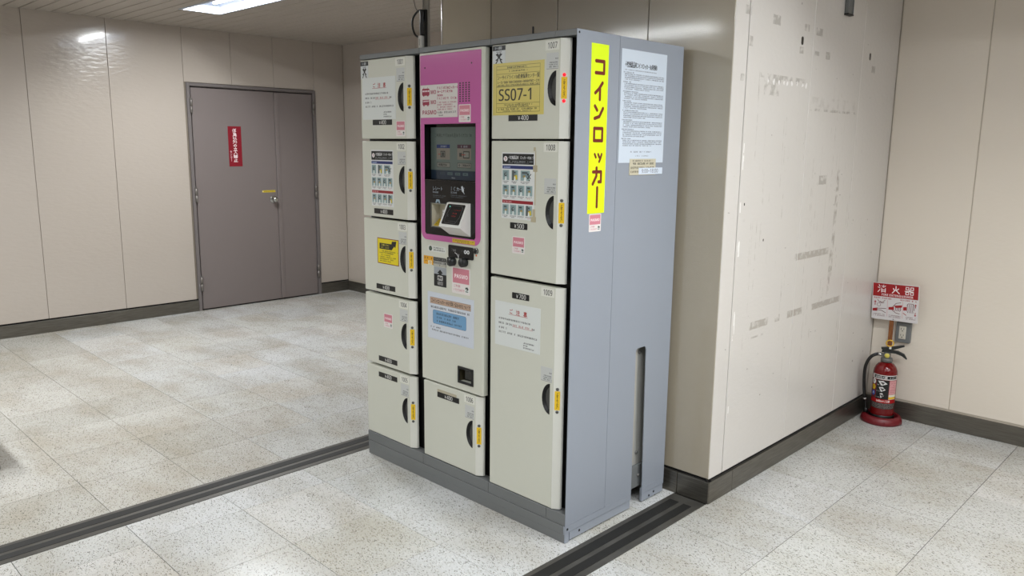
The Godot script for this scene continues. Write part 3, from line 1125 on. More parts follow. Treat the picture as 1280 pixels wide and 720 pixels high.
func warning_print() -> Image:      # yellow and black notice on door 1003
	var im := img(330, 245, Color(0.88, 0.80, 0.07))
	for r in [[0, 0, 330, 7], [0, 238, 330, 245], [0, 0, 7, 245], [323, 0, 330, 245]]:
		rect(im, r[0], r[1], r[2], r[3], Color(0.50, 0.20, 0.10))
	rng.seed = 6
	fill_poly(im, PackedVector2Array([Vector2(34, 48), Vector2(220, 48), Vector2(228, 22), Vector2(296, 16), Vector2(280, 76), Vector2(262, 66), Vector2(222, 104), Vector2(34, 104)]), Color(0.05, 0.05, 0.05))
	jp(im, "ご注意ください", 52, 54, 20, 20, Color(0.85, 0.8, 0.3), 0.12)
	small(im, 52, 82, 130, 12, Color(0.75, 0.7, 0.25))
	for k in 6:
		small(im, 34 + (40 if k == 0 else 0), 116 + k * 19, 250 - (k % 3) * 40, 11, INK)
	rect(im, 80, 132, 250, 134, INK)
	return im

func bus_print() -> Image:          # train and bus emblem sheet on the pink panel
	var im := img(466, 268, Color(0.83, 0.81, 0.79))
	var c := Color(0.58, 0.10, 0.22)
	rng.seed = 3
	rect(im, 20, 28, 118, 86, c, 14)
	for k in 4:
		rect(im, 28 + k * 23, 42, 44 + k * 23, 56, Color(0.9, 0.86, 0.86), 4)
	for k in 2:
		rect(im, 34 + k * 54, 84, 50 + k * 54, 92, c, 3)
		line(im, Vector2(40 + k * 50, 28), Vector2(46 + k * 46, 18), 4, c)
	rect(im, 26, 128, 114, 164, c, 6)
	rect(im, 26, 120, 114, 126, c)
	fill_poly(im, PackedVector2Array([Vector2(24, 140), Vector2(44, 130), Vector2(110, 130), Vector2(110, 136), Vector2(40, 138)]), Color(0.85, 0.8, 0.8))
	for k in 2:
		disc(im, 44 + k * 52, 166, 8, c)
	latin(im, "MO", 130, 44, 32, c, true, 0.98)
	latin(im, "MO", 130, 126, 32, c, true, 0.98)
	latin(im, "PASMO", 20, 208, 34, c, true, 1.15)
	jp(im, "PASMOがロッカーの", 216, 16, 24, 26, c, 0.13)
	jp(im, "キーになります。", 216, 46, 24, 24, c, 0.13)
	jp(im, "現金と", 216, 76, 24, 22, c, 0.13)
	jp(im, "PASMOで OK。", 216, 102, 24, 24, c, 0.13)
	for k in 4:
		small(im, 216, 140 + k * 19, 240 - (k % 2) * 50, 12, Color(0.62, 0.25, 0.33))
	small(im, 216, 218, 236, 17, INK)
	small(im, 230, 246, 70, 10, INK)
	return im

func lcd_print() -> Image:
	var im := img(580, 440, Color(0.335, 0.375, 0.355))
	jp(im, "ご利用になる項目を選んでください。", 48, 52, 28, 32, Color(0.17, 0.20, 0.19), 0.09)
	rect(im, 0, 362, 580, 440, Color(0.135, 0.18, 0.235))
	for b in [[78, Color(0.12, 0.17, 0.34), "預ける"], [345, Color(0.25, 0.17, 0.20), "取り出す"]]:
		var x: float = b[0]
		rect(im, x, 146, x + 172, 272, Color(0.43, 0.41, 0.375))
		rect(im, x, 146, x + 172, 176, b[1])
		small(im, x + 44, 153, 84, 17, Color(0.55, 0.58, 0.6))
	for q in [[128, 200, 188, 252], [420, 200, 496, 258]]:
		rect(im, q[0], q[1], q[2], q[3], Color(0.12, 0.13, 0.13))
		rect(im, q[0] + 7, q[1] + 7, q[2] - 7, q[3] - 7, Color(0.43, 0.43, 0.40))
	rect(im, 142, 212, 176, 242, Color(0.2, 0.21, 0.2))
	rect(im, 370, 214, 404, 244, Color(0.2, 0.21, 0.2))
	for q in [[100, 228, 126], [398, 229, 446]]:
		line(im, Vector2(q[0], q[1]), Vector2(q[2], q[1]), 5, Color(0.52, 0.16, 0.15))
	for x in [80, 346]:
		rect(im, x, 296, x + 172, 338, Color(0.20, 0.21, 0.20))
		rect(im, x + 4, 300, x + 168, 334, Color(0.43, 0.43, 0.40))
	jp(im, "利用方法", 100, 305, 28, 24, Color(0.13, 0.14, 0.14), 0.14)
	disc(im, 372, 317, 11, Color(0.3, 0.31, 0.3))
	jp(im, "ご利用の方", 394, 306, 22, 22, Color(0.15, 0.16, 0.16), 0.13)
	var k := 0
	for s in ["日本語", "English", "中国語", "한국"]:
		rect(im, 120 + k * 98, 378, 186 + k * 98, 402, Color(0.27, 0.34, 0.35) if k else Color(0.17, 0.22, 0.27))
		if k == 1:
			latin(im, "English", 228, 384, 12, Color(0.12, 0.16, 0.17), false, 0.9)
		else:
			small(im, 132 + k * 98, 384, 42, 12, Color(0.14, 0.18, 0.19))
		k += 1
	latin(im, "Menu", 272, 418, 12, Color(0.5, 0.54, 0.56), true)
	return im

func console_print() -> Image:      # lettering on the black glass below the screen
	var im := img(640, 464, Color(0.02, 0.022, 0.03))
	var c := Color(0.62, 0.66, 0.70)
	rng.seed = 2
	jp(im, "レシート", 102, 50, 34, 34, c, 0.12)
	latin(im, "Receipt", 102, 92, 15, c, true)
	small(im, 104, 122, 170, 9, Color(0.42, 0.45, 0.48))
	small(im, 104, 136, 140, 9, Color(0.36, 0.39, 0.42))
	jp(im, "ICカード", 338, 44, 34, 36, c, 0.12)
	latin(im, "IC Card", 338, 86, 15, c, true)
	small(im, 340, 112, 190, 9, Color(0.42, 0.45, 0.48))
	small(im, 340, 126, 150, 9, Color(0.36, 0.39, 0.42))
	rect(im, 76, 44, 80, 190, Color(0.10, 0.10, 0.12))
	rect(im, 312, 44, 316, 170, Color(0.10, 0.10, 0.12))
	fill_poly(im, PackedVector2Array([Vector2(466, 42), Vector2(482, 34), Vector2(500, 66), Vector2(496, 92), Vector2(474, 78)]), Color(0.75, 0.78, 0.8))
	line(im, Vector2(494, 84), Vector2(504, 98), 6, Color(0.75, 0.78, 0.8))
	fill_poly(im, PackedVector2Array([Vector2(152, 160), Vector2(190, 160), Vector2(206, 196), Vector2(136, 196)]), Color(0.55, 0.62, 0.66))
	rect(im, 162, 178, 180, 202, Color(0.03, 0.03, 0.04))
	return im

func reader_print() -> Image:
	var im := img(240, 250, Color(0.03, 0.03, 0.032))
	var g := Color(0.45, 0.45, 0.45)
	var p := [Vector2(52, 40), Vector2(70, 16), Vector2(196, 16), Vector2(216, 40), Vector2(214, 150), Vector2(180, 232), Vector2(44, 232), Vector2(24, 208), Vector2(34, 120), Vector2(52, 40)]
	poly(im, p, 3, g)
	var r := Color(0.72, 0.22, 0.2)
	jp(im, "ICカード", 110, 62, 18, 18, r, 0.13)
	jp(im, "タッチ", 104, 102, 20, 18, r, 0.13)
	jp(im, "ください", 96, 136, 18, 18, r, 0.13)
	poly(im, [Vector2(58, 128), Vector2(48, 136), Vector2(50, 150), Vector2(62, 154)], 3, g)
	small(im, 76, 204, 100, 8, g)
	return im

func paper_print() -> Image:        # enquiries paper on the machine
	var im := img(600, 418, Color(0.80, 0.825, 0.86))
	rng.seed = 12
	rect(im, 34, 46, 564, 102, Color(0.71, 0.60, 0.52))
	for r in [[34, 46, 564, 48], [34, 100, 564, 102], [34, 46, 36, 102], [562, 46, 564, 102]]:
		rect(im, r[0], r[1], r[2], r[3], Color(0.45, 0.36, 0.30))
	jp(im, "コインロッカーのお問い合わせについて", 46, 56, 28.5, 36, Color(0.13, 0.11, 0.1), 0.12)
	small(im, 44, 122, 505, 19, INK, 0.1)
	rect(im, 70, 156, 508, 280, Color(0.22, 0.31, 0.40), 18)
	rect(im, 72, 158, 506, 278, Color(0.43, 0.61, 0.76), 16)
	small(im, 118, 176, 290, 20, INK)
	small(im, 122, 210, 288, 17, INK, 0.25)
	small(im, 118, 242, 240, 18, INK)
	small(im, 370, 242, 76, 16, INK)
	small(im, 38, 304, 130, 15, INK)
	small(im, 56, 330, 480, 15, INK, 0.06)
	return im

func rules_print() -> Image:        # terms of use on the side of the lockers
	var im := img(474, 672, Color(0.80, 0.84, 0.89))
	rng.seed = 44
	jp(im, "小型貴重品用コインロッカー使用規約", 34, 70, 19.6, 34, Color(0.10, 0.105, 0.12), 0.16)
	small(im, 34, 116, 330, 6, Color(0.35, 0.37, 0.4))
	var y := 130.0
	var k := 0
	while y < 570.0:
		var head := k % 5 == 0
		small(im, 22 if head else 34, y, (70.0 + rng.randf() * 90.0) if head else (410.0 if k % 5 != 4 else 140.0 + rng.randf() * 200.0), 6.5, Color(0.20, 0.215, 0.24), 0.06)
		y += 10.5 if not head else 10.0
		k += 1
		if k % 5 == 0:
			y += 4.0
	small(im, 118, 600, 240, 8, Color(0.3, 0.32, 0.36), 0.35)
	small(im, 170, 626, 140, 7, Color(0.45, 0.47, 0.5), 0.4)
	return im

func banner_print() -> Image:       # the tall yellow sign
	var im := img(200, 1240, Color(0.88, 0.98, 0.0))
	var c := Color(0.44, 0.10, 0.06)
	var word := "コインロッカー"
	var ys := [88, 254, 408, 570, 748, 876, 1038]
	var hs := [140, 150, 150, 150, 110, 150, 180]
	for i in 7:
		jp(im, word[i], 34, ys[i], 136, hs[i], c, 0.185, true)
	return im

func sign_print() -> Image:         # fire extinguisher plate
	var im := img(560, 486, Color(0.83, 0.815, 0.815))
	var r := Color(0.60, 0.03, 0.06)
	rng.seed = 19
	rect(im, 8, 8, 552, 180, r)
	var w := Color(0.93, 0.91, 0.91)
	jp(im, "消", 62, 24, 112, 104, w, 0.095)
	jp(im, "火", 228, 26, 104, 100, w, 0.125)
	jp(im, "器", 388, 24, 110, 104, w, 0.09)
	latin(im, "FIRE EXTINGUISHER", 112, 140, 28, w, true, 1.02)
	small(im, 22, 192, 210, 20, r)
	small(im, 340, 192, 200, 20, r)
	for x in [190, 374]:
		rect(im, x, 222, x + 3, 440, Color(0.8, 0.45, 0.47))
	var d := Color(0.35, 0.13, 0.15)
	# pulling the pin
	poly(im, [Vector2(70, 228), Vector2(96, 262), Vector2(140, 250), Vector2(160, 226)], 6, d)
	poly(im, [Vector2(100, 246), Vector2(118, 270), Vector2(150, 262)], 6, d)
	for i in 14:
		var a := TAU * i / 14
		disc(im, 86 + 22 * cos(a), 292 + 22 * sin(a), 3.5, d)
	line(im, Vector2(40, 300), Vector2(40, 250), 9, r)
	fill_poly(im, PackedVector2Array([Vector2(24, 262), Vector2(40, 240), Vector2(56, 262)]), r)
	fill_poly(im, PackedVector2Array([Vector2(12, 350), Vector2(70, 336), Vector2(70, 380), Vector2(12, 384)]), r)
	poly(im, [Vector2(70, 344), Vector2(176, 336)], 7, d)
	poly(im, [Vector2(70, 364), Vector2(120, 366), Vector2(172, 392)], 7, d)
	# aiming the hose
	fill_poly(im, PackedVector2Array([Vector2(206, 312), Vector2(270, 300), Vector2(274, 344), Vector2(206, 346)]), r)
	poly(im, [Vector2(258, 300), Vector2(296, 252), Vector2(352, 238)], 6, d)
	for i in 4:
		poly(im, [Vector2(286 + i * 20, 296 - i * 4), Vector2(294 + i * 20, 330), Vector2(286 + i * 19, 352)], 7, d)
	fill_poly(im, PackedVector2Array([Vector2(268, 286), Vector2(370, 268), Vector2(366, 300), Vector2(300, 312)]), r)
	poly(im, [Vector2(256, 350), Vector2(300, 380), Vector2(340, 386)], 7, d)
	# squeezing the lever
	fill_poly(im, PackedVector2Array([Vector2(384, 290), Vector2(424, 284), Vector2(424, 330), Vector2(384, 334)]), r)
	for i in 4:
		poly(im, [Vector2(432 + i * 22, 250), Vector2(430 + i * 22, 330), Vector2(440 + i * 20, 356)], 6, d)
	poly(im, [Vector2(426, 262), Vector2(440, 240), Vector2(496, 238), Vector2(514, 258), Vector2(512, 320)], 6, d)
	for q in [[528, 250, 1.0], [528, 350, -1.0]]:
		line(im, Vector2(q[0], q[1]), Vector2(q[0], q[1] + 34), 8, r)
		fill_poly(im, PackedVector2Array([Vector2(q[0] - 14, q[1] + (6 if q[2] > 0 else 28)), Vector2(q[0], q[1] + (-14 if q[2] > 0 else 48)), Vector2(q[0] + 14, q[1] + (6 if q[2] > 0 else 28))]), r)
	poly(im, [Vector2(386, 370), Vector2(420, 392)], 8, r)
	for k in 2:
		small(im, 22, 412 + k * 20, 140, 12, d)
		small(im, 214, 412 + k * 20, 140, 12, d)
		small(im, 420, 412 + k * 20, 110, 12, d)
	return im

func bottle_print() -> Image:       # label round the extinguisher
	var im := img(420, 420, Color(0.72, 0.70, 0.69))
	rng.seed = 23
	rect(im, 0, 0, 420, 56, Color(0.86, 0.84, 0.83))
	rect(im, 40, 8, 400, 46, Color(0.08, 0.08, 0.08))
	jp(im, "粉末消火器 ABC", 60, 13, 36, 28, Color(0.88, 0.87, 0.86), 0.13)
	rect(im, 0, 56, 420, 300, Color(0.40, 0.10, 0.11))
	for q in [[92, Color(0.9, 0.88, 0.87)], [164, Color(0.90, 0.74, 0.10)], [238, Color(0.10, 0.24, 0.58)]]:
		disc(im, 44, q[0], 33, q[1])
		poly(im, [Vector2(30, q[0] + 10), Vector2(46, q[0] - 16), Vector2(58, q[0] + 12)], 6, Color(0.12, 0.1, 0.1) if q[0] < 200 else Color(0.9, 0.9, 0.95))
	rect(im, 92, 62, 272, 296, Color(0.10, 0.10, 0.105))
	for k in 3:
		fill_poly(im, PackedVector2Array([Vector2(110 + k * 22, 76 + k * 76), Vector2(190, 70 + k * 76), Vector2(250 - k * 20, 104 + k * 76), Vector2(170, 132 + k * 76)]), Color(0.84, 0.83, 0.82))
		fill_poly(im, PackedVector2Array([Vector2(150, 86 + k * 76), Vector2(214, 90 + k * 76), Vector2(190, 120 + k * 76)]), Color(0.3, 0.28, 0.28))
		small(im, 100, 120 + k * 76, 60, 10, Color(0.8, 0.8, 0.8))
	rect(im, 280, 62, 410, 236, Color(0.83, 0.60, 0.61))
	for k in 7:
		small(im, 288, 72 + k * 22, 110, 9, Color(0.52, 0.2, 0.22))
	rect(im, 280, 238, 410, 296, Color(0.88, 0.86, 0.80))
	rect(im, 280, 266, 410, 292, Color(0.88, 0.72, 0.16))
	rect(im, 0, 300, 420, 346, Color(0.62, 0.06, 0.08))
	jp(im, "使用上のご注意", 110, 306, 28, 30, Color(0.9, 0.86, 0.85), 0.13)
	rect(im, 0, 346, 420, 420, Color(0.20, 0.17, 0.165))
	for k in 5:
		small(im, 14, 352 + k * 13, 390, 8, Color(0.6, 0.57, 0.55))
	return im

# ------------------------------------------------------------------ the lockers
func sticker(called: String, parent: Node, T: Transform3D, x0: float, y0: float, x1: float, y1: float, mat: Material, r := 0.0, th := 0.0006, label := "") -> MeshInstance3D:
	beg()
	plate(T, x0, y0, x1, y1, r, 0.0, th)
	return done(called, mat, parent, label)

# one locker door: x0..x1 is its flat face, beyond x1 the edge falls back
func locker_door(unit: Node3D, x0: float, x1: float, y0: float, y1: float, num: String, taken_door := false) -> MeshInstance3D:
	var F := front()
	var yc := (y0 + y1) / 2.0 + (0.0035 if y1 < 1.6 and y1 - y0 < 0.5 else 0.003)
	var xs := x1 - 0.017
	var hh := 0.0615
	var hw := 0.0415
	var arc := []
	for i in 15:
		var a := -PI / 2 + PI * i / 14.0
		arc.append(Vector2(xs - hw * cos(a), yc + hh * sin(a)))
	arc[0].x = xs - 0.002
	arc[14].x = xs - 0.002
	var b := 0.003
	beg()
	var fx := x0 + b
	var left := PackedVector2Array([Vector2(fx, yc - hh), Vector2(xs - 0.002, yc - hh)])
	for i in range(1, 14):
		left.append(arc[i])
	left.append_array(PackedVector2Array([Vector2(xs - 0.002, yc + hh), Vector2(fx, yc + hh)]))
	var t := Geometry2D.triangulate_polygon(left)
	for i in range(0, t.size(), 3):
		tri(Vector3(left[t[i]].x, left[t[i]].y, 0), Vector3(left[t[i + 1]].x, left[t[i + 1]].y, 0), Vector3(left[t[i + 2]].x, left[t[i + 2]].y, 0), Vector3.BACK)
	for r in [[fx, y0 + b, x1, yc - hh], [fx, yc + hh, x1, y1 - b], [xs - 0.002, yc - hh, x1, yc + hh]]:
		face([Vector3(r[0], r[1], 0), Vector3(r[2], r[1], 0), Vector3(r[2], r[3], 0), Vector3(r[0], r[3], 0)], Vector3.BACK)
	var d := -0.028
	face([Vector3(x0, y0 + b, -b), Vector3(fx, y0 + b, 0), Vector3(fx, y1 - b, 0), Vector3(x0, y1 - b, -b)], Vector3(-1, 0, 1))
	face([Vector3(x0, y0 + b, -b), Vector3(x0, y1 - b, -b), Vector3(x0, y1, d), Vector3(x0, y0, d)], Vector3.LEFT)
	for s in [[y0, 1.0], [y1, -1.0]]:
		var yy: float = s[0]
		var yi: float = yy + s[1] * b
		face([Vector3(fx, yi, 0), Vector3(x1, yi, 0), Vector3(x1, yy, -b), Vector3(fx, yy, -b)], Vector3(0, -s[1], 1))
		face([Vector3(x0, yi, -b), Vector3(fx, yi, 0), Vector3(fx, yy, -b)], Vector3(-1, -s[1], 1))
		face([Vector3(x0, yy, d), Vector3(x0, yi, -b), Vector3(fx, yy, -b), Vector3(x1, yy, -b), Vector3(x1, yy, d)], Vector3(0, -s[1], 0))
	face([Vector3(x0, y0, d), Vector3(x1, y0, d), Vector3(x1, y1, d), Vector3(x0, y1, d)], Vector3.FORWARD)
	var door := done("door", M.locker, unit)
	# the sloping edge carries the lock
	var prof := PackedVector2Array([Vector2(x1, -0.001), Vector2(x1 + 0.0255, 0.0165), Vector2(x1 + 0.028, 0.0185), Vector2(x1 + 0.0288, 0.022), Vector2(x1 + 0.0288, -d), Vector2(x1, -d)])
	beg()
	prism(Transform3D(Basis(Vector3(1, 0, 0), Vector3(0, 0, -1), Vector3(0, 1, 0)), Vector3.ZERO), prof, y0 + 0.001, y1 - 0.001)
	done("door_edge", M.locker_rim, door)
	var E3 := Transform3D(Basis(Vector3(0.0265, 0, -0.0175).normalized(), Vector3.UP, Vector3(0.0175, 0, 0.0265).normalized()), Vector3(x1 + 0.0128, yc, -0.0077))
	sticker("lock_strip", door, E3, -0.0105, -0.0375, 0.0105, 0.0375, M.p_strip, 0.0, 0.0006, "yellow strip beside the lock")
	for s in [-1.0, 1.0]:
		beg(true)
		knob(E3, Vector2(0, s * 0.0452), 0.0062, -0.001, 0.003, 0.0012, 14)
		done("lock_light" if taken_door else "lock_screw", M.led if taken_door else M.screw, door, "glowing red light" if taken_door else "")
		beg()
		plate(E3, -0.0042, s * 0.0452 - 0.0009, 0.0042, s * 0.0452 + 0.0009, 0.0, 0.0029, 0.0033)
		if not taken_door:
			done("screw_slot", M.black, door)
	# the half-moon grip
	beg()
	for i in 14:
		var p: Vector2 = arc[i]
		var q: Vector2 = arc[i + 1]
		face([Vector3(p.x, p.y, 0), Vector3(q.x, q.y, 0), Vector3(q.x, q.y, -0.03), Vector3(p.x, p.y, -0.03)], Vector3(xs - (p.x + q.x) / 2, yc - (p.y + q.y) / 2, 0))
	face([Vector3(xs - 0.002, yc - hh, 0), Vector3(xs - 0.002, yc + hh, 0), Vector3(xs - 0.002, yc + hh, -0.03), Vector3(xs - 0.002, yc - hh, -0.03)], Vector3.LEFT)
	var dd := PackedVector2Array(arc)
	for tt in [0]:
		var g := Geometry2D.triangulate_polygon(dd)
		for i in range(0, g.size(), 3):
			tri(Vector3(dd[g[i]].x, dd[g[i]].y, -0.03), Vector3(dd[g[i + 1]].x, dd[g[i + 1]].y, -0.03), Vector3(dd[g[i + 2]].x, dd[g[i + 2]].y, -0.03), Vector3.BACK)
	# raised black rim
	for i in 14:
		var p: Vector2 = arc[i]
		var q: Vector2 = arc[i + 1]
		var c := Vector2(xs, yc)
		var p2 := c + (p - c) * 0.80
		var q2 := c + (q - c) * 0.80
		face([Vector3(p.x, p.y, 0.0008), Vector3(q.x, q.y, 0.0008), Vector3(q2.x, q2.y, -0.012), Vector3(p2.x, p2.y, -0.012)], Vector3(c.x - p.x, c.y - p.y, 0.03))
	done("grip", M.handle_rim, door, "black half-moon grip")
	beg()
	var inner := PackedVector2Array()
	for p in arc:
		var c := Vector2(xs, yc)
		inner.append(c + (p - c) * 0.80)
	var g2 := Geometry2D.triangulate_polygon(inner)
	var lay := func(v: Vector2) -> Vector3: return Vector3(v.x, v.y, -0.012 - 0.0 * (v.x - xs))
	for i in range(0, g2.size(), 3):
		tri(lay.call(inner[g2[i]]), lay.call(inner[g2[i + 1]]), lay.call(inner[g2[i + 2]]), Vector3.BACK)
	done("grip_plate", M.handle_grey, door)
	# number and fine print
	sticker("number_label", door, F, x1 - 0.0725, y1 - 0.0395, x1 - 0.0065, y1 - 0.0065, print_mat(number_print(num), 0.4), 0.0, 0.0006, "white number label")
	sticker("small_print", door, F, x1 - 0.067, yc + hh + 0.005, x1 - 0.009, yc + hh + 0.062, M.p_info, 0.0, 0.0003)
	return door

func price(door: Node, x0: float, y0: float, which: String, w := 0.144) -> void:
	sticker("price_label", door, front(), x0, y0, x0 + w, y0 + 0.024, M[which], 0.0025 if w < 0.1 else 0.0, 0.0008, "black price label")

func carcass(unit: Node3D, x0: float, x1: float, deep := 0.0) -> void:
	beg()
	box(Vector3(x0 + 0.002, 0.072, -0.668), Vector3(x1 - 0.002, 1.898, -0.046))
	done("body", M.gasket, unit)
	beg()
	box(Vector3(x0 + 0.0008, 1.8985, -0.672), Vector3(x1 - 0.0008, 1.92, 0.0), 0.0012)
	done("top_panel", M.cabinet, unit)
	beg()
	box(Vector3(x0 + 0.0008, 0.0725, -0.046), Vector3(x1 - 0.0008, 0.119, -0.0005), 0.0012)
	done("base_panel", M.cabinet, unit)
	beg(true)
	knob(front(), Vector2(x1 - 0.02, 1.868), 0.006, -0.046, -0.040, 0.002, 12)
	done("bolt", M.bright_steel, unit)

func make_lockers() -> void:
	M.p_strip = print_mat(strip_print(), 0.4)
	M.p_info = print_mat(info_print(), 0.4)
	M.p400 = print_mat(price_print("¥400", true), 0.35)
	M.p500 = print_mat(price_print("¥500", false), 0.35)
	M.p700 = print_mat(price_print("¥700", false), 0.35)
	M.p_pasmo = print_mat(pasmo_print(140, 140), 0.4)
	M.p_notice = print_mat(notice_print(), 0.5)
	M.p_cross = print_mat(cross_print(), 0.4)
	M.p_sheet = print_mat(sheet_print(), 0.4)
	var F := front()
	# plinth under all three
	var o := thing("locker_plinth", "low grey metal plinth running under the three locker columns", "plinth", Vector3(0, 0, 0))
	beg()
	box(Vector3(0.004, 0.0, -0.030), Vector3(1.2885, 0.0355, -0.001), 0.001)
	box(Vector3(0.003, 0.036, -0.030), Vector3(1.2838, 0.0705, 0.0), 0.001)
	done("front_board", M.cabinet, o)
	beg()
	box(Vector3(1.276, 0.001, -0.024), Vector3(1.2935, 0.0435, -0.002), 0.001)
	done("corner_post", M.side, o)
	for r in [[0.030, 0.424], [0.512, 0.670]]:
		beg()
		box(Vector3(1.280, 0.007, -r[1]), Vector3(1.2925, 0.0425, -r[0]), 0.001)
		done("side_board", M.side, o)
	for r in [[0.0005, 0.4262], [0.5068, 0.671]]:
		beg()
		plate(right(1.284), r[0], 0.044, r[1], 0.0708, 0.0, 0.0, 0.011, 0.0005)
		done("skirt", M.side, o)
	for q in [[-0.088, 0.027, 1.2925], [-0.60, 0.026, 1.2925], [-0.565, 0.018, 1.2925], [-0.012, 0.058, 1.295]]:
		beg()
		plate(right(q[2]), -q[0] - 0.005, q[1] - 0.005, -q[0] + 0.005, q[1] + 0.005, 0.004, -0.001, 0.0008)
		done("screw", M.black, o)
	beg()
	box(Vector3(0.03, 0.0, -0.66), Vector3(1.18, 0.068, -0.032))
	done("frame", M.gasket, o)

	# left column
	o = thing("coin_locker", "left coin locker column with five doors numbered 1001 to 1005", "coin locker", Vector3(0, 0, 0), "")
	carcass(o, 0.0, 0.4315)
	beg()
	box(Vector3(-0.0015, 0.046, -0.672), Vector3(0.0018, 1.8975, -0.047), 0.0)
	done("side_panel", M.side, o)
	var x0 := 0.004
	var x1 := 0.340
	var d := locker_door(o, x0, x1, 1.5445, 1.895, "1001")
	sticker("cross_sticker", d, F, 0.003 + 0.004, 1.812, 0.066, 1.889, M.p_cross, 0.0, 0.0004)
	sticker("notice", d, F, 0.018, 1.630, 0.266, 1.8155, M.p_notice, 0.0, 0.001, "white paper notice with red heading")
	price(d, 0.093, 1.605, "p400")
	sticker("pass_sticker", d, F, 0.267, 1.555, 0.330, 1.622, M.p_pasmo, 0.003, 0.0005, "pink and white sticker")
	d = locker_door(o, x0, x1, 1.189, 1.5335, "1002")
	sticker("instruction_sheet", d, F, 0.073, 1.239, 0.241, 1.494, M.p_sheet, 0.0, 0.0006, "instruction sheet with picture rows")
	price(d, 0.091, 1.2035, "p400")
	d = locker_door(o, x0, x1, 0.834, 1.178, "1003")
	sticker("warning_sticker", d, F, 0.110, 0.9725, 0.272, 1.0925, print_mat(warning_print(), 0.4), 0.0, 0.0006, "yellow and black warning sticker")
	price(d, 0.097, 0.850, "p400")
	d = locker_door(o, x0, x1, 0.479, 0.8215, "1004")
	sticker("pass_sticker", d, F, 0.150, 0.671, 0.216, 0.738, M.p_pasmo, 0.003, 0.0005, "pink and white sticker")
	price(d, 0.104, 0.499, "p400")
	d = locker_door(o, x0, x1, 0.122, 0.4665, "1005")
	price(d, 0.101, 0.418, "p400")

	# right column with the end panel
	o = thing("coin_locker", "right coin locker column with doors 1007 to 1009 and blue-grey end panel", "coin locker", Vector3(0.8635, 0, 0))
	carcass(o, 0.8635, 1.192)
	beg()
	box(Vector3(1.190, 0.072, -0.13), Vector3(1.291, 1.898, -0.046))
	done("front_post", M.gasket, o)
	beg()
	box(Vector3(1.192, 1.8985, -0.672), Vector3(1.291, 1.92, 0.0), 0.0012)
	done("top_panel", M.cabinet, o)
	beg()
	box(Vector3(1.1925, 0.0725, -0.046), Vector3(1.291, 0.119, -0.0005), 0.0012)
	done("base_panel", M.cabinet, o)
	beg()
	box(Vector3(1.190, 0.072, -0.668), Vector3(1.258, 1.898, -0.13))
	done("inner_side", M.cabinet_light, o)
	beg()
	box(Vector3(1.258, 0.19, -0.472), Vector3(1.269, 0.80, -0.440), 0.002)
	done("pale_post", M.concrete, o, "rough pale strip inside the cable slot")
	beg()
	box(Vector3(1.258, 0.072, -0.66), Vector3(1.272, 0.172, -0.14), 0.002)
	done("sill", M.cabinet, o)
	for q in [[0.672, -0.498, 1.258], [0.225, -0.503, 1.258], [0.125, -0.505, 1.272]]:
		beg(true)
		knob(right(q[2]), Vector2(-q[1], q[0]), 0.008, 0.0, 0.006, 0.002, 10)
		done("bolt", M.screw, o)
	x0 = 0.871
	x1 = 1.220
	d = locker_door(o, x0, x1, 1.5445, 1.895, "1007", true)
	sticker("cross_sticker", d, F, 0.876, 1.82, 0.9445, 1.8905, M.p_cross, 0.0, 0.0004)
	sticker("station_sheet", d, F, 0.8795, 1.633, 1.144, 1.8255, print_mat(station_print(), 0.35), 0.0, 0.001, "yellow framed sheet reading SS07-1")
	price(d, 0.9645, 1.6105, "p400", 0.149)
	d = locker_door(o, x0, x1, 1.0145, 1.537, "1008")
	sticker("instruction_sheet", d, F, 0.931, 1.241, 1.103, 1.494, M.p_sheet, 0.0, 0.0006, "instruction sheet with picture rows")
	var tape := plain(Color(0.72, 0.68, 0.57), 0.4)
	for q in [[1.098, 1.50, 1.108, 1.514], [1.096, 1.424, 1.118, 1.448], [1.106, 1.30, 1.110, 1.50], [1.088, 1.236, 1.114, 1.256], [1.096, 1.256, 1.110, 1.285]]:
		sticker("tape", d, F, q[0], q[1], q[2], q[3], tape, 0.0, 0.0007)
	price(d, 0.979, 1.2035, "p500", 0.092)
	sticker("pass_sticker", d, F, 0.992, 1.1085, 1.058, 1.1745, M.p_pasmo, 0.003, 0.0005, "pink and white sticker")
	d = locker_door(o, x0, x1, 0.122, 1.0005, "1009")
	price(d, 0.994, 0.930, "p700", 0.092)
	sticker("notice", d, F, 0.900, 0.729, 1.1465, 0.9095, M.p_notice, 0.0, 0.001, "white paper notice with red heading")
	# end panel in two sheets, the rear one cut for a cable slot
	var S := right(1.284)
	beg()
	plate(S, 0.0005, 0.0715, 0.2445, 1.9195, 0.0, 0.0075, 0.011, 0.001)
	var panel := done("end_panel", M.side, o)
	beg()
	var cut := PackedVector2Array([Vector2(0.2455, 0.0715), Vector2(0.4263, 0.0715), Vector2(0.4205, 0.690), Vector2(0.4245, 0.701), Vector2(0.434, 0.706), Vector2(0.482, 0.706), Vector2(0.490, 0.701), Vector2(0.4935, 0.690), Vector2(0.5065, 0.0715), Vector2(0.671, 0.0715), Vector2(0.671, 1.9195), Vector2(0.2455, 1.9195)])
	prism(S, cut, 0.0075, 0.011)
	done("end_panel", M.side, o)
	beg()
	plate(S, 0.006, 1.904, 0.014, 1.912, 0.0035, 0.0105, 0.0118)
	done("screw", M.black, o)
	sticker("banner", panel, S, 0.079, 1.276, 0.178, 1.8795, print_mat(banner_print(), 0.5), 0.0, 0.0118, "tall fluorescent yellow sign with dark red characters")
	sticker("pass_sticker", panel, S, 0.0915, 1.208, 0.162, 1.274, M.p_pasmo, 0.003, 0.0114, "pink and white sticker")
	sticker("rules_paper", o, S, 0.2555, 1.459, 0.5515, 1.877, print_mat(rules_print(), 0.5), 0.0, 0.0125, "large white sheet of terms in fine print")
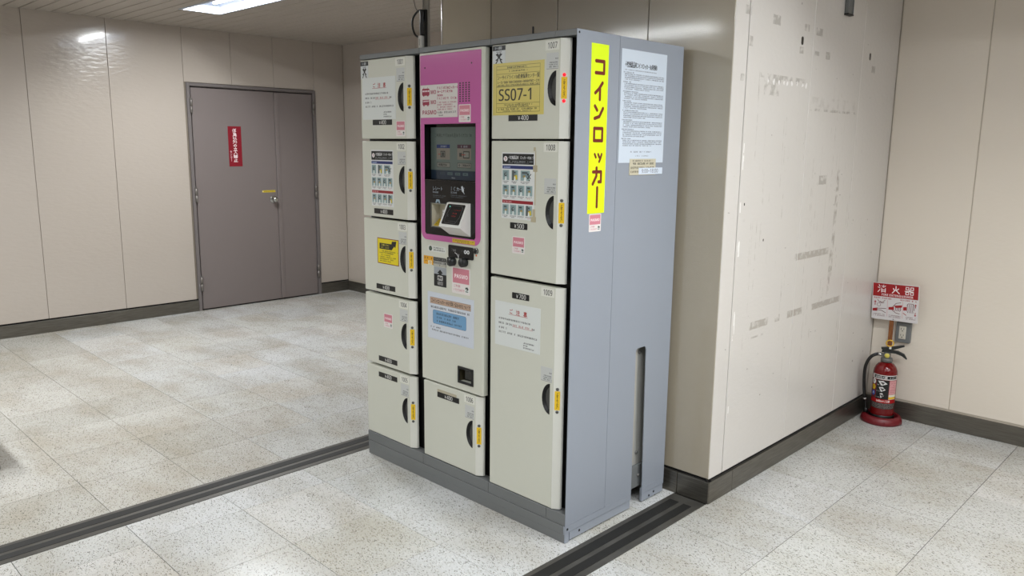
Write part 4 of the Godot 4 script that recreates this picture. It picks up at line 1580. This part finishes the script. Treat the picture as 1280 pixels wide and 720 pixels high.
	# taped slip with the opening hours
	var slip := img(280, 96, Color(0.78, 0.75, 0.66))
	rng.seed = 71
	small(slip, 28, 6, 210, 9, INK)
	small(slip, 20, 22, 240, 12, INK)
	small(slip, 12, 46, 250, 14, Color(0.3, 0.28, 0.24))
	small(slip, 12, 70, 90, 12, Color(0.3, 0.28, 0.24))
	sticker("taped_slip", o, S, 0.327, 1.412, 0.501, 1.474, print_mat(slip, 0.4), 0.0, 0.0135, "brownish taped paper slip")
	var hours := img(260, 44, Color(0.83, 0.87, 0.92))
	centred(hours, "9:00~18:00", 9, 25, Color(0.36, 0.37, 0.40), false, 1.05, 120)
	sticker("hours_label", o, S, 0.387, 1.414, 0.5485, 1.4395, print_mat(hours, 0.4), 0.0, 0.0142, "white label reading 9:00~18:00")

	make_machine()

func make_machine() -> void:
	var F := front()
	var o := thing("coin_locker", "middle payment column with pink panel, touch screen and door 1006", "coin locker", Vector3(0.4315, 0, 0))
	carcass(o, 0.4315, 0.8635)
	var d := locker_door(o, 0.4405, 0.786, 0.1235, 0.477, "1006")
	price(d, 0.537, 0.418, "p400")
	sticker("blank_label", d, F, 0.537, 0.4425, 0.664, 0.4545, plain(Color(0.70, 0.67, 0.58), 0.5), 0.0, 0.0006)
	# machine front, with an opening for the screen and the tray
	var x0 := 0.4345
	var x1 := 0.829
	var y0 := 0.4865
	var y1 := 1.895
	beg()
	var holes := [[0.464, 1.373, 0.782, 1.605], [0.506, 1.1735, 0.604, 1.2755], [0.682, 0.524, 0.765, 0.582]]
	var ys := [y0, 0.524, 0.582, 1.1735, 1.2755, 1.373, 1.605, y1]
	for i in ys.size() - 1:
		var a := x0
		for h in holes:
			if h[1] <= ys[i] + 1e-5 and h[3] >= ys[i + 1] - 1e-5:
				cbox(Transform3D(), Vector3(a, ys[i], -0.028), Vector3(h[0], ys[i + 1], 0.0))
				a = h[2]
		cbox(Transform3D(), Vector3(a, ys[i], -0.028), Vector3(x1 - 0.008, ys[i + 1], 0.0))
	var prof := PackedVector2Array([Vector2(x1 - 0.008, 0), Vector2(x1, 0.006), Vector2(x1, 0.028), Vector2(x1 - 0.008, 0.028)])
	prism(Transform3D(Basis(Vector3(1, 0, 0), Vector3(0, 0, -1), Vector3(0, 1, 0)), Vector3.ZERO), prof, y0, y1)
	var m := done("machine_front", M.locker, o)
	# glossy pink panel
	beg()
	var top := 1.886
	plate(F, 0.439, 1.605, 0.8125, top, 0.004, 0.0, 0.0025, 0.001)
	plate(F, 0.439, 1.20, 0.464, 1.6049, 0.0, 0.0, 0.0025)
	plate(F, 0.784, 1.20, 0.8125, 1.6049, 0.0, 0.0, 0.0025)
	prism(F, rounded_foot(0.439, 0.8125, 1.116, 1.20, 0.036, 0.464, 0.784, 1.140), 0.0, 0.0025)
	var pk := done("pink_panel", M.pink, o, "glossy pink upper panel")
	sticker("emblem_sheet", pk, F, 0.4445, 1.6315, 0.6775, 1.7645, print_mat(bus_print(), 0.4), 0.0, 0.005, "white sheet with crimson train and bus emblems")
	sticker("pass_sticker", pk, F, 0.6845, 1.6105, 0.7545, 1.680, M.p_pasmo, 0.003, 0.0032)
	beg()
	for i in 4:
		for k in 9:
			var x := 0.6875 + i * 0.0178
			var y := 1.6905 + k * 0.0088
			plate(F, x, y, x + 0.0085, y + 0.005, 0.0, 0.001, 0.0029)
	done("speaker_grille", M.black, pk, "grid of small black speaker holes").set_meta("kind", "stuff")
	beg(true)
	for q in [[0.4715, 1.835], [0.759, 1.838]]:
		knob(F, Vector2(q[0], q[1]), 0.0035, 0.0, 0.0036, 0.001, 10)
	done("screw", M.black, pk)
	var ys2 := img(276, 34, Color(0.80, 0.68, 0.16))
	rng.seed = 4
	small(ys2, 12, 6, 250, 10, Color(0.3, 0.22, 0.05))
	small(ys2, 60, 20, 150, 9, Color(0.3, 0.22, 0.05))
	sticker("caution_strip", pk, F, 0.643, 1.1185, 0.781, 1.1345, print_mat(ys2), 0.0, 0.0033, "small yellow strip")
	# black console: glass with the screen set back in it
	beg()
	for r in [[0.464, 1.140, 0.506, 1.3725], [0.604, 1.140, 0.784, 1.3725], [0.506, 1.140, 0.604, 1.1735], [0.506, 1.2755, 0.604, 1.3725]]:
		uv_box = Rect2(0.464, 1.140, 0.32, 0.2325)
		plate(F, r[0], r[1], r[2], r[3], 0.0, 0.0, 0.002)
	uv_box = Rect2()
	var con := done("console", print_mat(console_print(), 0.14), o, "black glass console")
	beg()
	for r in [[0.464, 1.373, 0.4645, 1.605], [0.7815, 1.373, 0.782, 1.605]]:
		box(Vector3(r[0], r[1], -0.045), Vector3(r[2], r[3], 0.002))
	box(Vector3(0.464, 1.6035, -0.045), Vector3(0.782, 1.605, 0.002))
	box(Vector3(0.464, 1.373, -0.045), Vector3(0.782, 1.3745, 0.002))
	box(Vector3(0.4645, 1.3745, -0.046), Vector3(0.782, 1.6035, -0.031))
	done("screen_surround", M.gloss_black, con)
	sticker("screen", con, front(0, 0, -0.031), 0.468, 1.376, 0.753, 1.593, print_mat(lcd_print(), 0.16, 0.16), 0.0, 0.001, "dim touch screen with two buttons")
	# receipt tray
	beg()
	var fr := [[0.504, 1.1715, 0.508, 1.2775], [0.602, 1.1715, 0.606, 1.2775], [0.508, 1.1715, 0.602, 1.1745], [0.508, 1.2745, 0.602, 1.2775]]
	for r in fr:
		plate(F, r[0], r[1], r[2], r[3], 0.0, 0.001, 0.0035)
	done("tray_rim", M.handle_grey, con)
	beg()
	box(Vector3(0.506, 1.1735, -0.046), Vector3(0.604, 1.2755, -0.042))
	box(Vector3(0.506, 1.1735, -0.042), Vector3(0.509, 1.2755, 0.001))
	box(Vector3(0.601, 1.1735, -0.042), Vector3(0.604, 1.2755, 0.001))
	box(Vector3(0.509, 1.2725, -0.042), Vector3(0.601, 1.2755, 0.001))
	face([Vector3(0.509, 1.176, 0.001), Vector3(0.601, 1.176, 0.001), Vector3(0.601, 1.212, -0.042), Vector3(0.509, 1.212, -0.042)], Vector3(0, 1, 0.6))
	done("receipt_tray", M.cream, con, "cream recessed tray")
	beg()
	box(Vector3(0.54, 1.224, -0.042), Vector3(0.60, 1.246, -0.030), 0.002)
	done("receipt_slot", M.white, con)
	beg()
	box(Vector3(0.546, 1.233, -0.031), Vector3(0.60, 1.237, -0.0295))
	done("slot_mouth", M.black, con)
	var ty := img(120, 70, Color(0.80, 0.68, 0.10))
	small(ty, 30, 10, 60, 9, INK)
	small(ty, 16, 30, 90, 9, INK)
	small(ty, 10, 48, 100, 9, INK)
	beg()
	var tn := Vector3(0, 0.043, 0.036).normalized()
	var tT := Transform3D(Basis(Vector3.RIGHT, Vector3(0, 0.036, -0.043).normalized(), tn), Vector3(0.511, 1.177, 0.0))
	plate(tT, 0.004, 0.003, 0.082, 0.046, 0.0, 0.0, 0.0006)
	done("tray_sticker", print_mat(ty), con, "yellow sticker in the tray")
	# card reader: a white wedge whose face looks up
	var P := PackedVector2Array([Vector2(0.0, 1.150), Vector2(0.060, 1.189), Vector2(0.058, 1.194), Vector2(0.014, 1.284), Vector2(0.002, 1.286), Vector2(0.0, 1.286)])
	beg()
	prism(Transform3D(Basis(Vector3(0, 0, 1), Vector3(0, 1, 0), Vector3(-1, 0, 0)), Vector3(0.754, 0, 0.002)), P, 0.0, 0.129)
	var rd := done("card_reader", M.white, o, "white wedge-shaped card reader")
	var sl := Vector3(0, 0.090, -0.044)
	var rt := Transform3D(Basis(Vector3.RIGHT, sl.normalized(), Vector3(0, 0.044, 0.090).normalized()), Vector3(0.625, 1.194, 0.060))
	sticker("reader_face", rd, rt, 0.010, 0.006, 0.119, 0.095, print_mat(reader_print(), 0.2), 0.006, 0.0008, "black touch face with red characters")
	beg(true)
	knob(rt, Vector2(0.028, 0.084), 0.0022, 0.0005, 0.0016, 0.0004, 8)
	done("status_light", M.green_led, rd)
	# stickers and locks below
	var ic := img(240, 52, Color(0.84, 0.85, 0.82))
	disc(ic, 38, 26, 21, Color(0.09, 0.15, 0.11))
	jp(ic, "IC", 26, 16, 13, 20, Color(0.7, 0.85, 0.7), 0.14)
	small(ic, 76, 10, 140, 12, INK)
	small(ic, 76, 28, 150, 14, INK)
	sticker("card_sticker", m, F, 0.478, 1.066, 0.597, 1.0915, print_mat(ic), 0.006, 0.0006)
	var ye := img(128, 76, Color(0.86, 0.62, 0.10))
	small(ye, 10, 10, 106, 18, INK)
	rect(ye, 60, 40, 110, 76, Color(0.90, 0.86, 0.72))
	poly(ye, [Vector2(74, 62), Vector2(86, 48), Vector2(98, 56), Vector2(88, 70)], 6, Color(0.75, 0.5, 0.15))
	poly(ye, [Vector2(14, 52), Vector2(30, 44), Vector2(50, 46)], 4, Color(0.6, 0.35, 0.08))
	sticker("orange_sticker", m, F, 0.450, 1.007, 0.514, 1.0445, print_mat(ye), 0.0, 0.0006, "orange-yellow sticker")
	var gr := img(172, 80, Color(0.55, 0.55, 0.52))
	rect(gr, 4, 4, 168, 34, Color(0.13, 0.13, 0.13))
	small(gr, 14, 10, 144, 16, Color(0.55, 0.55, 0.53))
	rect(gr, 0, 38, 172, 60, Color(0.62, 0.62, 0.60))
	small(gr, 26, 42, 120, 13, INK)
	for s in [10, 160]:
		disc(gr, s, 48, 7, Color(0.08, 0.08, 0.08))
	rect(gr, 8, 64, 80, 76, Color(0.74, 0.73, 0.68))
	rect(gr, 92, 64, 164, 76, Color(0.74, 0.73, 0.68))
	sticker("grey_sticker", m, F, 0.515, 1.005, 0.601, 1.0445, print_mat(gr), 0.0, 0.0006)
	var co := img(172, 178, Color(0.62, 0.64, 0.66))
	rect(co, 0, 66, 172, 178, Color(0.03, 0.03, 0.03))
	fill_poly(co, PackedVector2Array([Vector2(86, 22), Vector2(126, 56), Vector2(106, 56), Vector2(106, 68), Vector2(66, 68), Vector2(66, 56), Vector2(46, 56)]), Color(0.03, 0.03, 0.03))
	rect(co, 50, 78, 122, 122, Color(0.86, 0.86, 0.85), 6)
	jp(co, "銭枚", 54, 82, 32, 36, Color(0.05, 0.05, 0.05), 0.14)
	centred(co, "¥800", 132, 32, Color(0.85, 0.85, 0.84), false, 0.78)
	sticker("coin_sticker", m, F, 0.5195, 0.918, 0.6005, 1.0025, print_mat(co), 0.0, 0.0006, "grey and black sticker with an up arrow")
	sticker("pass_sticker", m, F, 0.637, 0.9035, 0.750, 1.0165, print_mat(pasmo_print(226, 226), 0.4), 0.004, 0.0006, "large pink and white sticker")
	sticker("enquiry_paper", m, F, 0.4755, 0.6805, 0.7735, 0.8885, print_mat(paper_print(), 0.45), 0.0, 0.001, "white paper with a brown heading and blue box")
	var lp := img(308, 106, Color(0.035, 0.035, 0.038))
	small(lp, 36, 26, 12, 22, Color(0.4, 0.4, 0.4), 0.0)
	latin(lp, "NO", 60, 32, 20, Color(0.55, 0.55, 0.55), true, 0.9)
	small(lp, 164, 28, 20, 18, Color(0.25, 0.25, 0.25), 0.0)
	for k in 2:
		disc(lp, 214 + k * 34, 44, 17, Color(0.85, 0.86, 0.86))
		disc(lp, 214 + k * 34, 44, 7, Color(0.25, 0.26, 0.26))
	poly(lp, [Vector2(84, 62), Vector2(110, 72), Vector2(124, 90), Vector2(128, 102)], 7, Color(0.8, 0.8, 0.8))
	poly(lp, [Vector2(132, 72), Vector2(128, 102)], 6, Color(0.8, 0.8, 0.8))
	sticker("lock_panel", m, F, 0.618, 1.0545, 0.7715, 1.1065, print_mat(lp, 0.3), 0.006, 0.004, "black panel over the two locks")
	for q in [[0.6465, 1.0375, 0.019], [0.719, 1.0415, 0.0195]]:
		beg(true)
		knob(F, Vector2(q[0], q[1]), q[2], 0.0, 0.026, 0.004, 22)
		knob(F, Vector2(q[0], q[1]), 0.008, 0.02, 0.028, 0.001, 14)
		done("lock", M.lever, m, "dark round lock")
	beg()
	box(Vector3(0.630, 1.022, 0.0), Vector3(0.6465, 1.056, 0.024), 0.002)
	done("lock_cover", M.lever, m)
	beg()
	plate(F, 0.7165, 1.030, 0.7215, 1.043, 0.0, 0.02, 0.0285)
	done("key_slot", M.black, m)
	beg(true)
	knob(F, Vector2(0.787, 1.0955), 0.0125, 0.0, 0.008, 0.002, 18)
	done("round_lock", M.black, m)
	beg(true)
	tube([Vector3(0.799, 1.0955, 0.006), Vector3(0.7955, 1.104, 0.006), Vector3(0.787, 1.1075, 0.006), Vector3(0.7785, 1.104, 0.006), Vector3(0.775, 1.0955, 0.006), Vector3(0.7785, 1.087, 0.006), Vector3(0.787, 1.0835, 0.006), Vector3(0.7955, 1.087, 0.006)], 0.0016, 6, true)
	done("lock_ring", M.bright_steel, m)
	beg(true)
	knob(F, Vector2(0.787, 1.0765), 0.0042, 0.0, 0.001, 0.0004, 12)
	done("orange_dot", M.orange, m)
	# coin return cup
	beg()
	var cup := [0.6755, 0.516, 0.7715, 0.5895]
	plate(F, cup[0], cup[1], 0.686, cup[3], 0.0, 0.0, 0.006, 0.002)
	plate(F, 0.761, cup[1], cup[2], cup[3], 0.0, 0.0, 0.006, 0.002)
	plate(F, 0.686, cup[1], 0.761, 0.527, 0.0, 0.0, 0.006, 0.002)
	plate(F, 0.686, 0.579, 0.761, cup[3], 0.0, 0.0, 0.006, 0.002)
	done("return_frame", M.black, m, "black coin return frame")
	beg()
	box(Vector3(0.684, 0.525, -0.046), Vector3(0.763, 0.581, -0.040))
	box(Vector3(0.683, 0.525, -0.040), Vector3(0.686, 0.581, 0.0))
	box(Vector3(0.761, 0.525, -0.040), Vector3(0.764, 0.581, 0.0))
	done("return_cup", plain(Color(0.22, 0.20, 0.14), 0.4), m)
	beg()
	plate(F, 0.703, 0.534, 0.751, 0.577, 0.003, -0.040, -0.012, 0.002)
	done("return_flap", plain(Color(0.10, 0.10, 0.085), 0.15), m)

func rounded_foot(x0: float, x1: float, y0: float, y1: float, r: float, ix0: float, ix1: float, iy: float) -> PackedVector2Array:
	var p := PackedVector2Array()
	for i in 7:
		var a := PI + PI / 2 * i / 6.0
		p.append(Vector2(x0 + r + r * cos(a), y0 + r + r * sin(a)))
	for i in 7:
		var a := PI * 1.5 + PI / 2 * i / 6.0
		p.append(Vector2(x1 - r + r * cos(a), y0 + r + r * sin(a)))
	p.append_array(PackedVector2Array([Vector2(x1, y1), Vector2(ix1, y1), Vector2(ix1, iy + 0.008), Vector2(ix1 - 0.008, iy), Vector2(ix0 + 0.008, iy), Vector2(ix0, iy + 0.008), Vector2(ix0, y1), Vector2(x0, y1)]))
	return p

# ------------------------------------------------------------------ the smaller things
func make_conduit() -> void:
	var o := thing("cable_conduit", "slim grey cable conduit with black cable loop dropping to the locker top", "cable conduit", Vector3(0.054, 1.92, -0.35))
	var z := -0.35
	beg()
	box(Vector3(0.040, 1.92, z - 0.012), Vector3(0.071, CEIL, z + 0.004), 0.002)
	done("conduit", M.conduit, o)
	beg()
	box(Vector3(0.0605, 1.935, z + 0.004), Vector3(0.0715, 2.155, z + 0.018), 0.002)
	box(Vector3(0.040, 2.145, z + 0.004), Vector3(0.072, 2.155, z + 0.018), 0.002)
	done("bracket", M.black, o)
	beg(true)
	tube(curve([Vector3(0.062, 2.148, z + 0.02), Vector3(0.02, 2.153, z + 0.018), Vector3(-0.022, 2.125, z + 0.018), Vector3(-0.028, 2.085, z + 0.018), Vector3(-0.008, 2.045, z + 0.018), Vector3(0.03, 2.03, z + 0.02), Vector3(0.046, 2.032, z + 0.02)], 6), 0.005, 8)
	done("cable_loop", M.hose, o)
	beg(true)
	tube(curve([Vector3(0.048, 2.15, z + 0.022), Vector3(0.054, 2.12, z + 0.024), Vector3(0.05, 2.08, z + 0.024), Vector3(0.052, 2.035, z + 0.024)], 5), 0.0105, 8)
	tube(curve([Vector3(0.060, 2.15, z + 0.022), Vector3(0.058, 2.11, z + 0.024), Vector3(0.060, 2.035, z + 0.024)], 5), 0.006, 8)
	done("cable_bundle", M.hose, o)
	beg(true)
	tube(curve([Vector3(0.0, CEIL, z + 0.01), Vector3(-0.026, 2.33, z + 0.012), Vector3(-0.024, 2.22, z + 0.012), Vector3(-0.004, 2.165, z + 0.014), Vector3(0.03, 2.150, z + 0.018)], 6), 0.0022, 6)
	tube(curve([Vector3(0.044, CEIL, z + 0.006), Vector3(0.047, 2.3, z + 0.008), Vector3(0.045, 2.155, z + 0.012)], 5), 0.003, 6)
	done("thin_cable", M.cable_grey, o)
	beg()
	box(Vector3(0.032, 1.972, z + 0.012), Vector3(0.058, 2.036, z + 0.034), 0.003)
	done("connector", M.white, o)
	beg()
	box(Vector3(0.0425, 1.99, z + 0.034), Vector3(0.0445, 2.02, z + 0.0345))
	box(Vector3(0.043, 1.955, z + 0.014), Vector3(0.058, 1.973, z + 0.03), 0.002)
	done("connector_neck", M.black, o)
	beg()
	box(Vector3(0.034, 1.92, z + 0.008), Vector3(0.064, 1.956, z + 0.034), 0.003)
	box(Vector3(0.052, 1.92, z + 0.0), Vector3(0.082, 1.934, z + 0.036), 0.002)
	done("foot", M.white, o)

func make_rod() -> void:
	var o := thing("metal_rod", "thin black rod sticking up from the top of the right locker column", "rod", Vector3(0.805, 1.92, -0.3))
	beg(true)
	lathe(Transform3D(Basis(), O), [Vector2(0, 0), Vector2(0.012, 0), Vector2(0.012, 0.006), Vector2(0.0042, 0.01), Vector2(0.0042, 0.08), Vector2(0.003, 0.084), Vector2(0, 0.084)], 12)
	done("rod", M.black, o)

func make_bracket() -> void:
	var o := thing("wall_bracket", "short grey steel channel hanging high on the pillar's right face", "bracket", Vector3(PX, 2.153, -1.757))
	var T := right(PX)
	beg()
	plate(T, 1.727, 2.153, 1.787, CEIL, 0.0, 0.0, 0.004, 0.001)
	plate(T, 1.727, 2.153, 1.732, CEIL, 0.0, 0.0, 0.020, 0.001)
	plate(T, 1.782, 2.153, 1.787, CEIL, 0.0, 0.0, 0.020, 0.001)
	plate(T, 1.732, 2.156, 1.782, CEIL, 0.0, 0.012, 0.016)
	done("channel", M.cabinet, o)
	beg()
	plate(T, 1.725, 2.150, 1.789, 2.157, 0.0, 0.0, 0.021, 0.001)
	done("end_cap", M.black, o)

func make_extinguisher() -> void:
	# base tray
	var c := Vector3(1.634, 0, -2.365)
	var o := thing("extinguisher_base", "round dark red plastic base under the fire extinguisher", "base", c)
	beg(true)
	lathe(Transform3D(Basis(), c), [Vector2(0.104, 0.0), Vector2(0.109, 0.004), Vector2(0.108, 0.018), Vector2(0.100, 0.036), Vector2(0.092, 0.043), Vector2(0.084, 0.043), Vector2(0.080, 0.038), Vector2(0.079, 0.012), Vector2(0.0, 0.012)], 40)
	done("tray", M.base_red, o)
	beg()
	for k in 2:
		var a := 0.5 + k * 1.15
		var T := Transform3D(Basis(Vector3.UP, a), c)
		cbox(T, Vector3(-0.002, 0.002, 0.104), Vector3(0.002, 0.026, 0.1095), 0.001)
	done("rib", M.base_red, o)
	# the bottle; local x runs to the right as seen from the passage
	o = thing("fire_extinguisher", "red fire extinguisher with black hose and printed label in the corner", "fire extinguisher", c + Vector3(0, 0.0125, 0))
	var B := Basis(Vector3(0.951, 0, -0.309), Vector3.UP, Vector3(0.309, 0, 0.951))
	var T := Transform3D(B, c)
	beg(true)
	lathe(T, [Vector2(0, 0.0125), Vector2(0.052, 0.0125), Vector2(0.060, 0.02), Vector2(0.0625, 0.034), Vector2(0.0625, 0.285), Vector2(0.0605, 0.302), Vector2(0.053, 0.322), Vector2(0.041, 0.337), Vector2(0.027, 0.346), Vector2(0.024, 0.350), Vector2(0, 0.350)], 40)
	var body := done("cylinder", M.red, o)
	beg(true)
	lathe(T, [Vector2(0.0632, 0.0126), Vector2(0.066, 0.016), Vector2(0.066, 0.046), Vector2(0.063, 0.05)], 40)
	done("rubber_foot", M.hose, o)
	# label wrapped round the front
	beg(true)
	var n := 20
	for i in n:
		var u0 := float(i) / n
		var u1 := float(i + 1) / n
		var a0 := -1.22 + 2.5 * u0
		var a1 := -1.22 + 2.5 * u1
		var r := 0.0629
		var p := [T * Vector3(r * sin(a0), 0.088, r * cos(a0)), T * Vector3(r * sin(a1), 0.088, r * cos(a1)), T * Vector3(r * sin(a1), 0.283, r * cos(a1)), T * Vector3(r * sin(a0), 0.283, r * cos(a0))]
		face(p, B * Vector3(sin((a0 + a1) / 2), 0, cos((a0 + a1) / 2)), [Vector2(u0, 1), Vector2(u1, 1), Vector2(u1, 0), Vector2(u0, 0)])
	done("label", print_mat(bottle_print(), 0.25), body, "printed label with coloured circles")
	beg(true)
	lathe(T, [Vector2(0.024, 0.347), Vector2(0.031, 0.349), Vector2(0.032, 0.366), Vector2(0.028, 0.372), Vector2(0.0, 0.372)], 28)
	done("collar", M.screw, o)
	beg()
	cbox(T, Vector3(-0.018, 0.368, -0.014), Vector3(0.018, 0.404, 0.014), 0.004)
	cbox(T, Vector3(-0.030, 0.378, -0.009), Vector3(-0.016, 0.394, 0.009), 0.003)
	done("valve", M.screw, o)
	beg(true)
	knob(T, Vector2(0.0, 0.386), 0.0135, 0.0, 0.0165, 0.002, 18)
	done("gauge", plain(Color(0.82, 0.76, 0.35), 0.3), o, "small yellow pressure gauge")
	# lower handle and upper lever
	beg()
	prism(T, PackedVector2Array([Vector2(-0.030, 0.402), Vector2(0.040, 0.402), Vector2(0.072, 0.392), Vector2(0.098, 0.374), Vector2(0.101, 0.379), Vector2(0.086, 0.402), Vector2(0.052, 0.416), Vector2(-0.028, 0.418)]), -0.011, 0.011)
	done("handle", M.lever, o)
	beg()
	prism(T, PackedVector2Array([Vector2(-0.032, 0.419), Vector2(0.026, 0.420), Vector2(0.052, 0.432), Vector2(0.084, 0.446), Vector2(0.080, 0.452), Vector2(0.046, 0.444), Vector2(0.018, 0.436), Vector2(-0.034, 0.428)]), -0.010, 0.010)
	done("lever", M.lever, o)
	beg()
	cbox(T, Vector3(0.006, 0.424, -0.007), Vector3(0.018, 0.440, 0.013), 0.002)
	done("latch", M.white, o)
	beg(true)
	var ring := []
	for i in 20:
		var a := TAU * i / 20
		ring.append(T * Vector3(0.008 + 0.0185 * cos(a), 0.458 + 0.0175 * sin(a), 0.012))
	tube(ring, 0.0036, 8, true)
	done("safety_pin", M.brass, o, "yellow ring of the safety pin")
	beg(true)
	tube(curve([T * Vector3(-0.028, 0.387, 0), T * Vector3(-0.052, 0.387, 0.004), T * Vector3(-0.082, 0.368, 0.012), T * Vector3(-0.103, 0.320, 0.018), T * Vector3(-0.1065, 0.25, 0.018), T * Vector3(-0.100, 0.17, 0.014), T * Vector3(-0.088, 0.10, 0.012), T * Vector3(-0.083, 0.062, 0.012)], 6), 0.0088, 10)
	done("hose", M.hose, o)
	beg(true)
	tube([T * Vector3(-0.028, 0.387, 0), T * Vector3(-0.046, 0.388, 0.002)], 0.0105, 10)
	tube([T * Vector3(-0.0935, 0.128, 0.013), T * Vector3(-0.0915, 0.115, 0.0125)], 0.0102, 10)
	done("hose_clip", M.bright_steel, o)
	beg(true)
	lathe(T * Transform3D(Basis(), Vector3(-0.083, 0, 0.012)), [Vector2(0, 0.044), Vector2(0.014, 0.044), Vector2(0.012, 0.068), Vector2(0.0, 0.07)], 14)
	done("nozzle", M.hose, o)
	# plate on a wooden stick
	o = thing("fire_extinguisher_sign", "red and white fire extinguisher plate on a wooden stick", "sign", Vector3(1.608, 0, -2.478))
	beg()
	var tilt := Transform3D(Basis(Vector3(1, 0, 0), 0.066) * Basis(Vector3(0, 0, 1), -0.012), Vector3(1.608, 0.0005, -2.478))
	cbox(tilt, Vector3(-0.011, 0.0, -0.006), Vector3(0.011, 0.72, 0.003), 0.001)
	done("stick", M.wood, o, "brown wooden stick")
	beg()
	var pl := Transform3D(Basis(Vector3(0, 0, 1), 0.022) * Basis(Vector3(1, 0, 0), 0.066), Vector3(1.628, 0.6785, -2.4275))
	plate(pl, -0.1235, -0.106, 0.1235, 0.106, 0.003, 0.0, 0.004, 0.0008)
	done("plate", print_mat(sign_print(), 0.3), o, "plate with red heading and three red pictures")
	beg(true)
	for q in [[-0.002, 0.098], [-0.004, -0.098]]:
		knob(pl, Vector2(q[0], q[1]), 0.003, 0.003, 0.006, 0.001, 10)
	done("nail", M.screw, o)
	# outlet behind it
	o = thing("wall_outlet", "grey wall outlet box below the fire extinguisher plate", "outlet", Vector3(1.675, 0.45, BACK))
	var W := front(0, 0, BACK)
	beg()
	plate(W, 1.633, 0.448, 1.711, 0.563, 0.004, 0.0, 0.024, 0.003)
	done("box", M.cabinet, o)
	beg()
	plate(W, 1.652, 0.469, 1.689, 0.543, 0.003, 0.02, 0.0275, 0.002)
	var so := done("sockets", plain(Color(0.78, 0.76, 0.71), 0.4), o, "cream double socket")
	beg()
	for y in [0.487, 0.523]:
		plate(W, 1.662, y, 1.6645, y + 0.010, 0.0, 0.027, 0.0279)
		plate(W, 1.676, y, 1.6785, y + 0.010, 0.0, 0.027, 0.0279)
		plate(W, 1.6675, y - 0.010, 1.673, y - 0.004, 0.002, 0.027, 0.0279)
	done("slots", M.black, so).set_meta("kind", "stuff")

func make_stand() -> void:
	var o := thing("floor_box", "pale blue-grey box on a black foot at the left edge of the floor", "box", Vector3(-1.25, 0, 1.5))
	beg()
	box(Vector3(-1.55, 0.0, 1.36), Vector3(-1.005, 0.123, 1.70), 0.006)
	done("foot", M.black, o, "black foot")
	beg()
	box(Vector3(-1.53, 0.123, 1.385), Vector3(-1.02, 0.235, 1.68), 0.006)
	done("body", M.pale_blue, o)
	beg()
	box(Vector3(-1.535, 0.235, 1.38), Vector3(-1.015, 0.245, 1.685), 0.003)
	done("lid", M.white, o)

const LAMP_E := 2.6

func _ready() -> void:
	var cam := Camera3D.new()
	cam.name = "camera"
	cam.position = Vector3(3.1058, 1.5151, 2.1633)
	cam.rotation = Vector3(-0.1784, 0.7737, 0.0110)
	cam.fov = 40.371
	cam.near = 0.05
	cam.far = 60.0
	add_child(cam)
	cam.current = true
	var we := WorldEnvironment.new()
	we.name = "environment"
	var env := Environment.new()
	env.background_mode = Environment.BG_COLOR
	env.background_color = Color(0, 0, 0)
	env.tonemap_mode = Environment.TONE_MAPPER_LINEAR
	env.tonemap_exposure = 0.71
	env.sdfgi_enabled = true
	env.ssao_enabled = true
	env.ssil_enabled = true
	we.environment = env
	add_child(we)

	ts = TextServerManager.get_primary_interface()
	for bold in [false, true]:
		var f := SystemFont.new()
		f.font_names = PackedStringArray(["Droid Sans"])
		f.font_weight = 700 if bold else 400
		f.antialiasing = TextServer.FONT_ANTIALIASING_GRAY
		fonts.append(f)
	make_materials()
	make_floor_materials()
	var where := ["ceiling lamp in view, white trough with two fluorescent tubes above the grey door", "ceiling lamp right of the pillar, out of the picture", "ceiling lamp of the front row at its left end, out of the picture", "ceiling lamp of the front row before the lockers, out of the picture", "ceiling lamp of the front row behind the camera, out of the picture", "ceiling lamp beside the locker end panel, out of the picture", "ceiling lamp at the right end of the middle row, out of the picture", "ceiling lamp at the right end of the back row, out of the picture", "ceiling lamp far behind the camera on the left, out of the picture", "ceiling lamp far behind the camera on the right, out of the picture"]
	var k := 0
	for l in lamp_spots():
		make_lamp(l[0], l[1], where[k], l[2] if l.size() > 2 else 1.0, l[3] if l.size() > 3 else 0.066)
		k += 1
	make_floor()
	make_ceiling()
	make_walls()
	make_lockers()
	make_conduit()
	make_rod()
	make_bracket()
	make_extinguisher()
	make_stand()
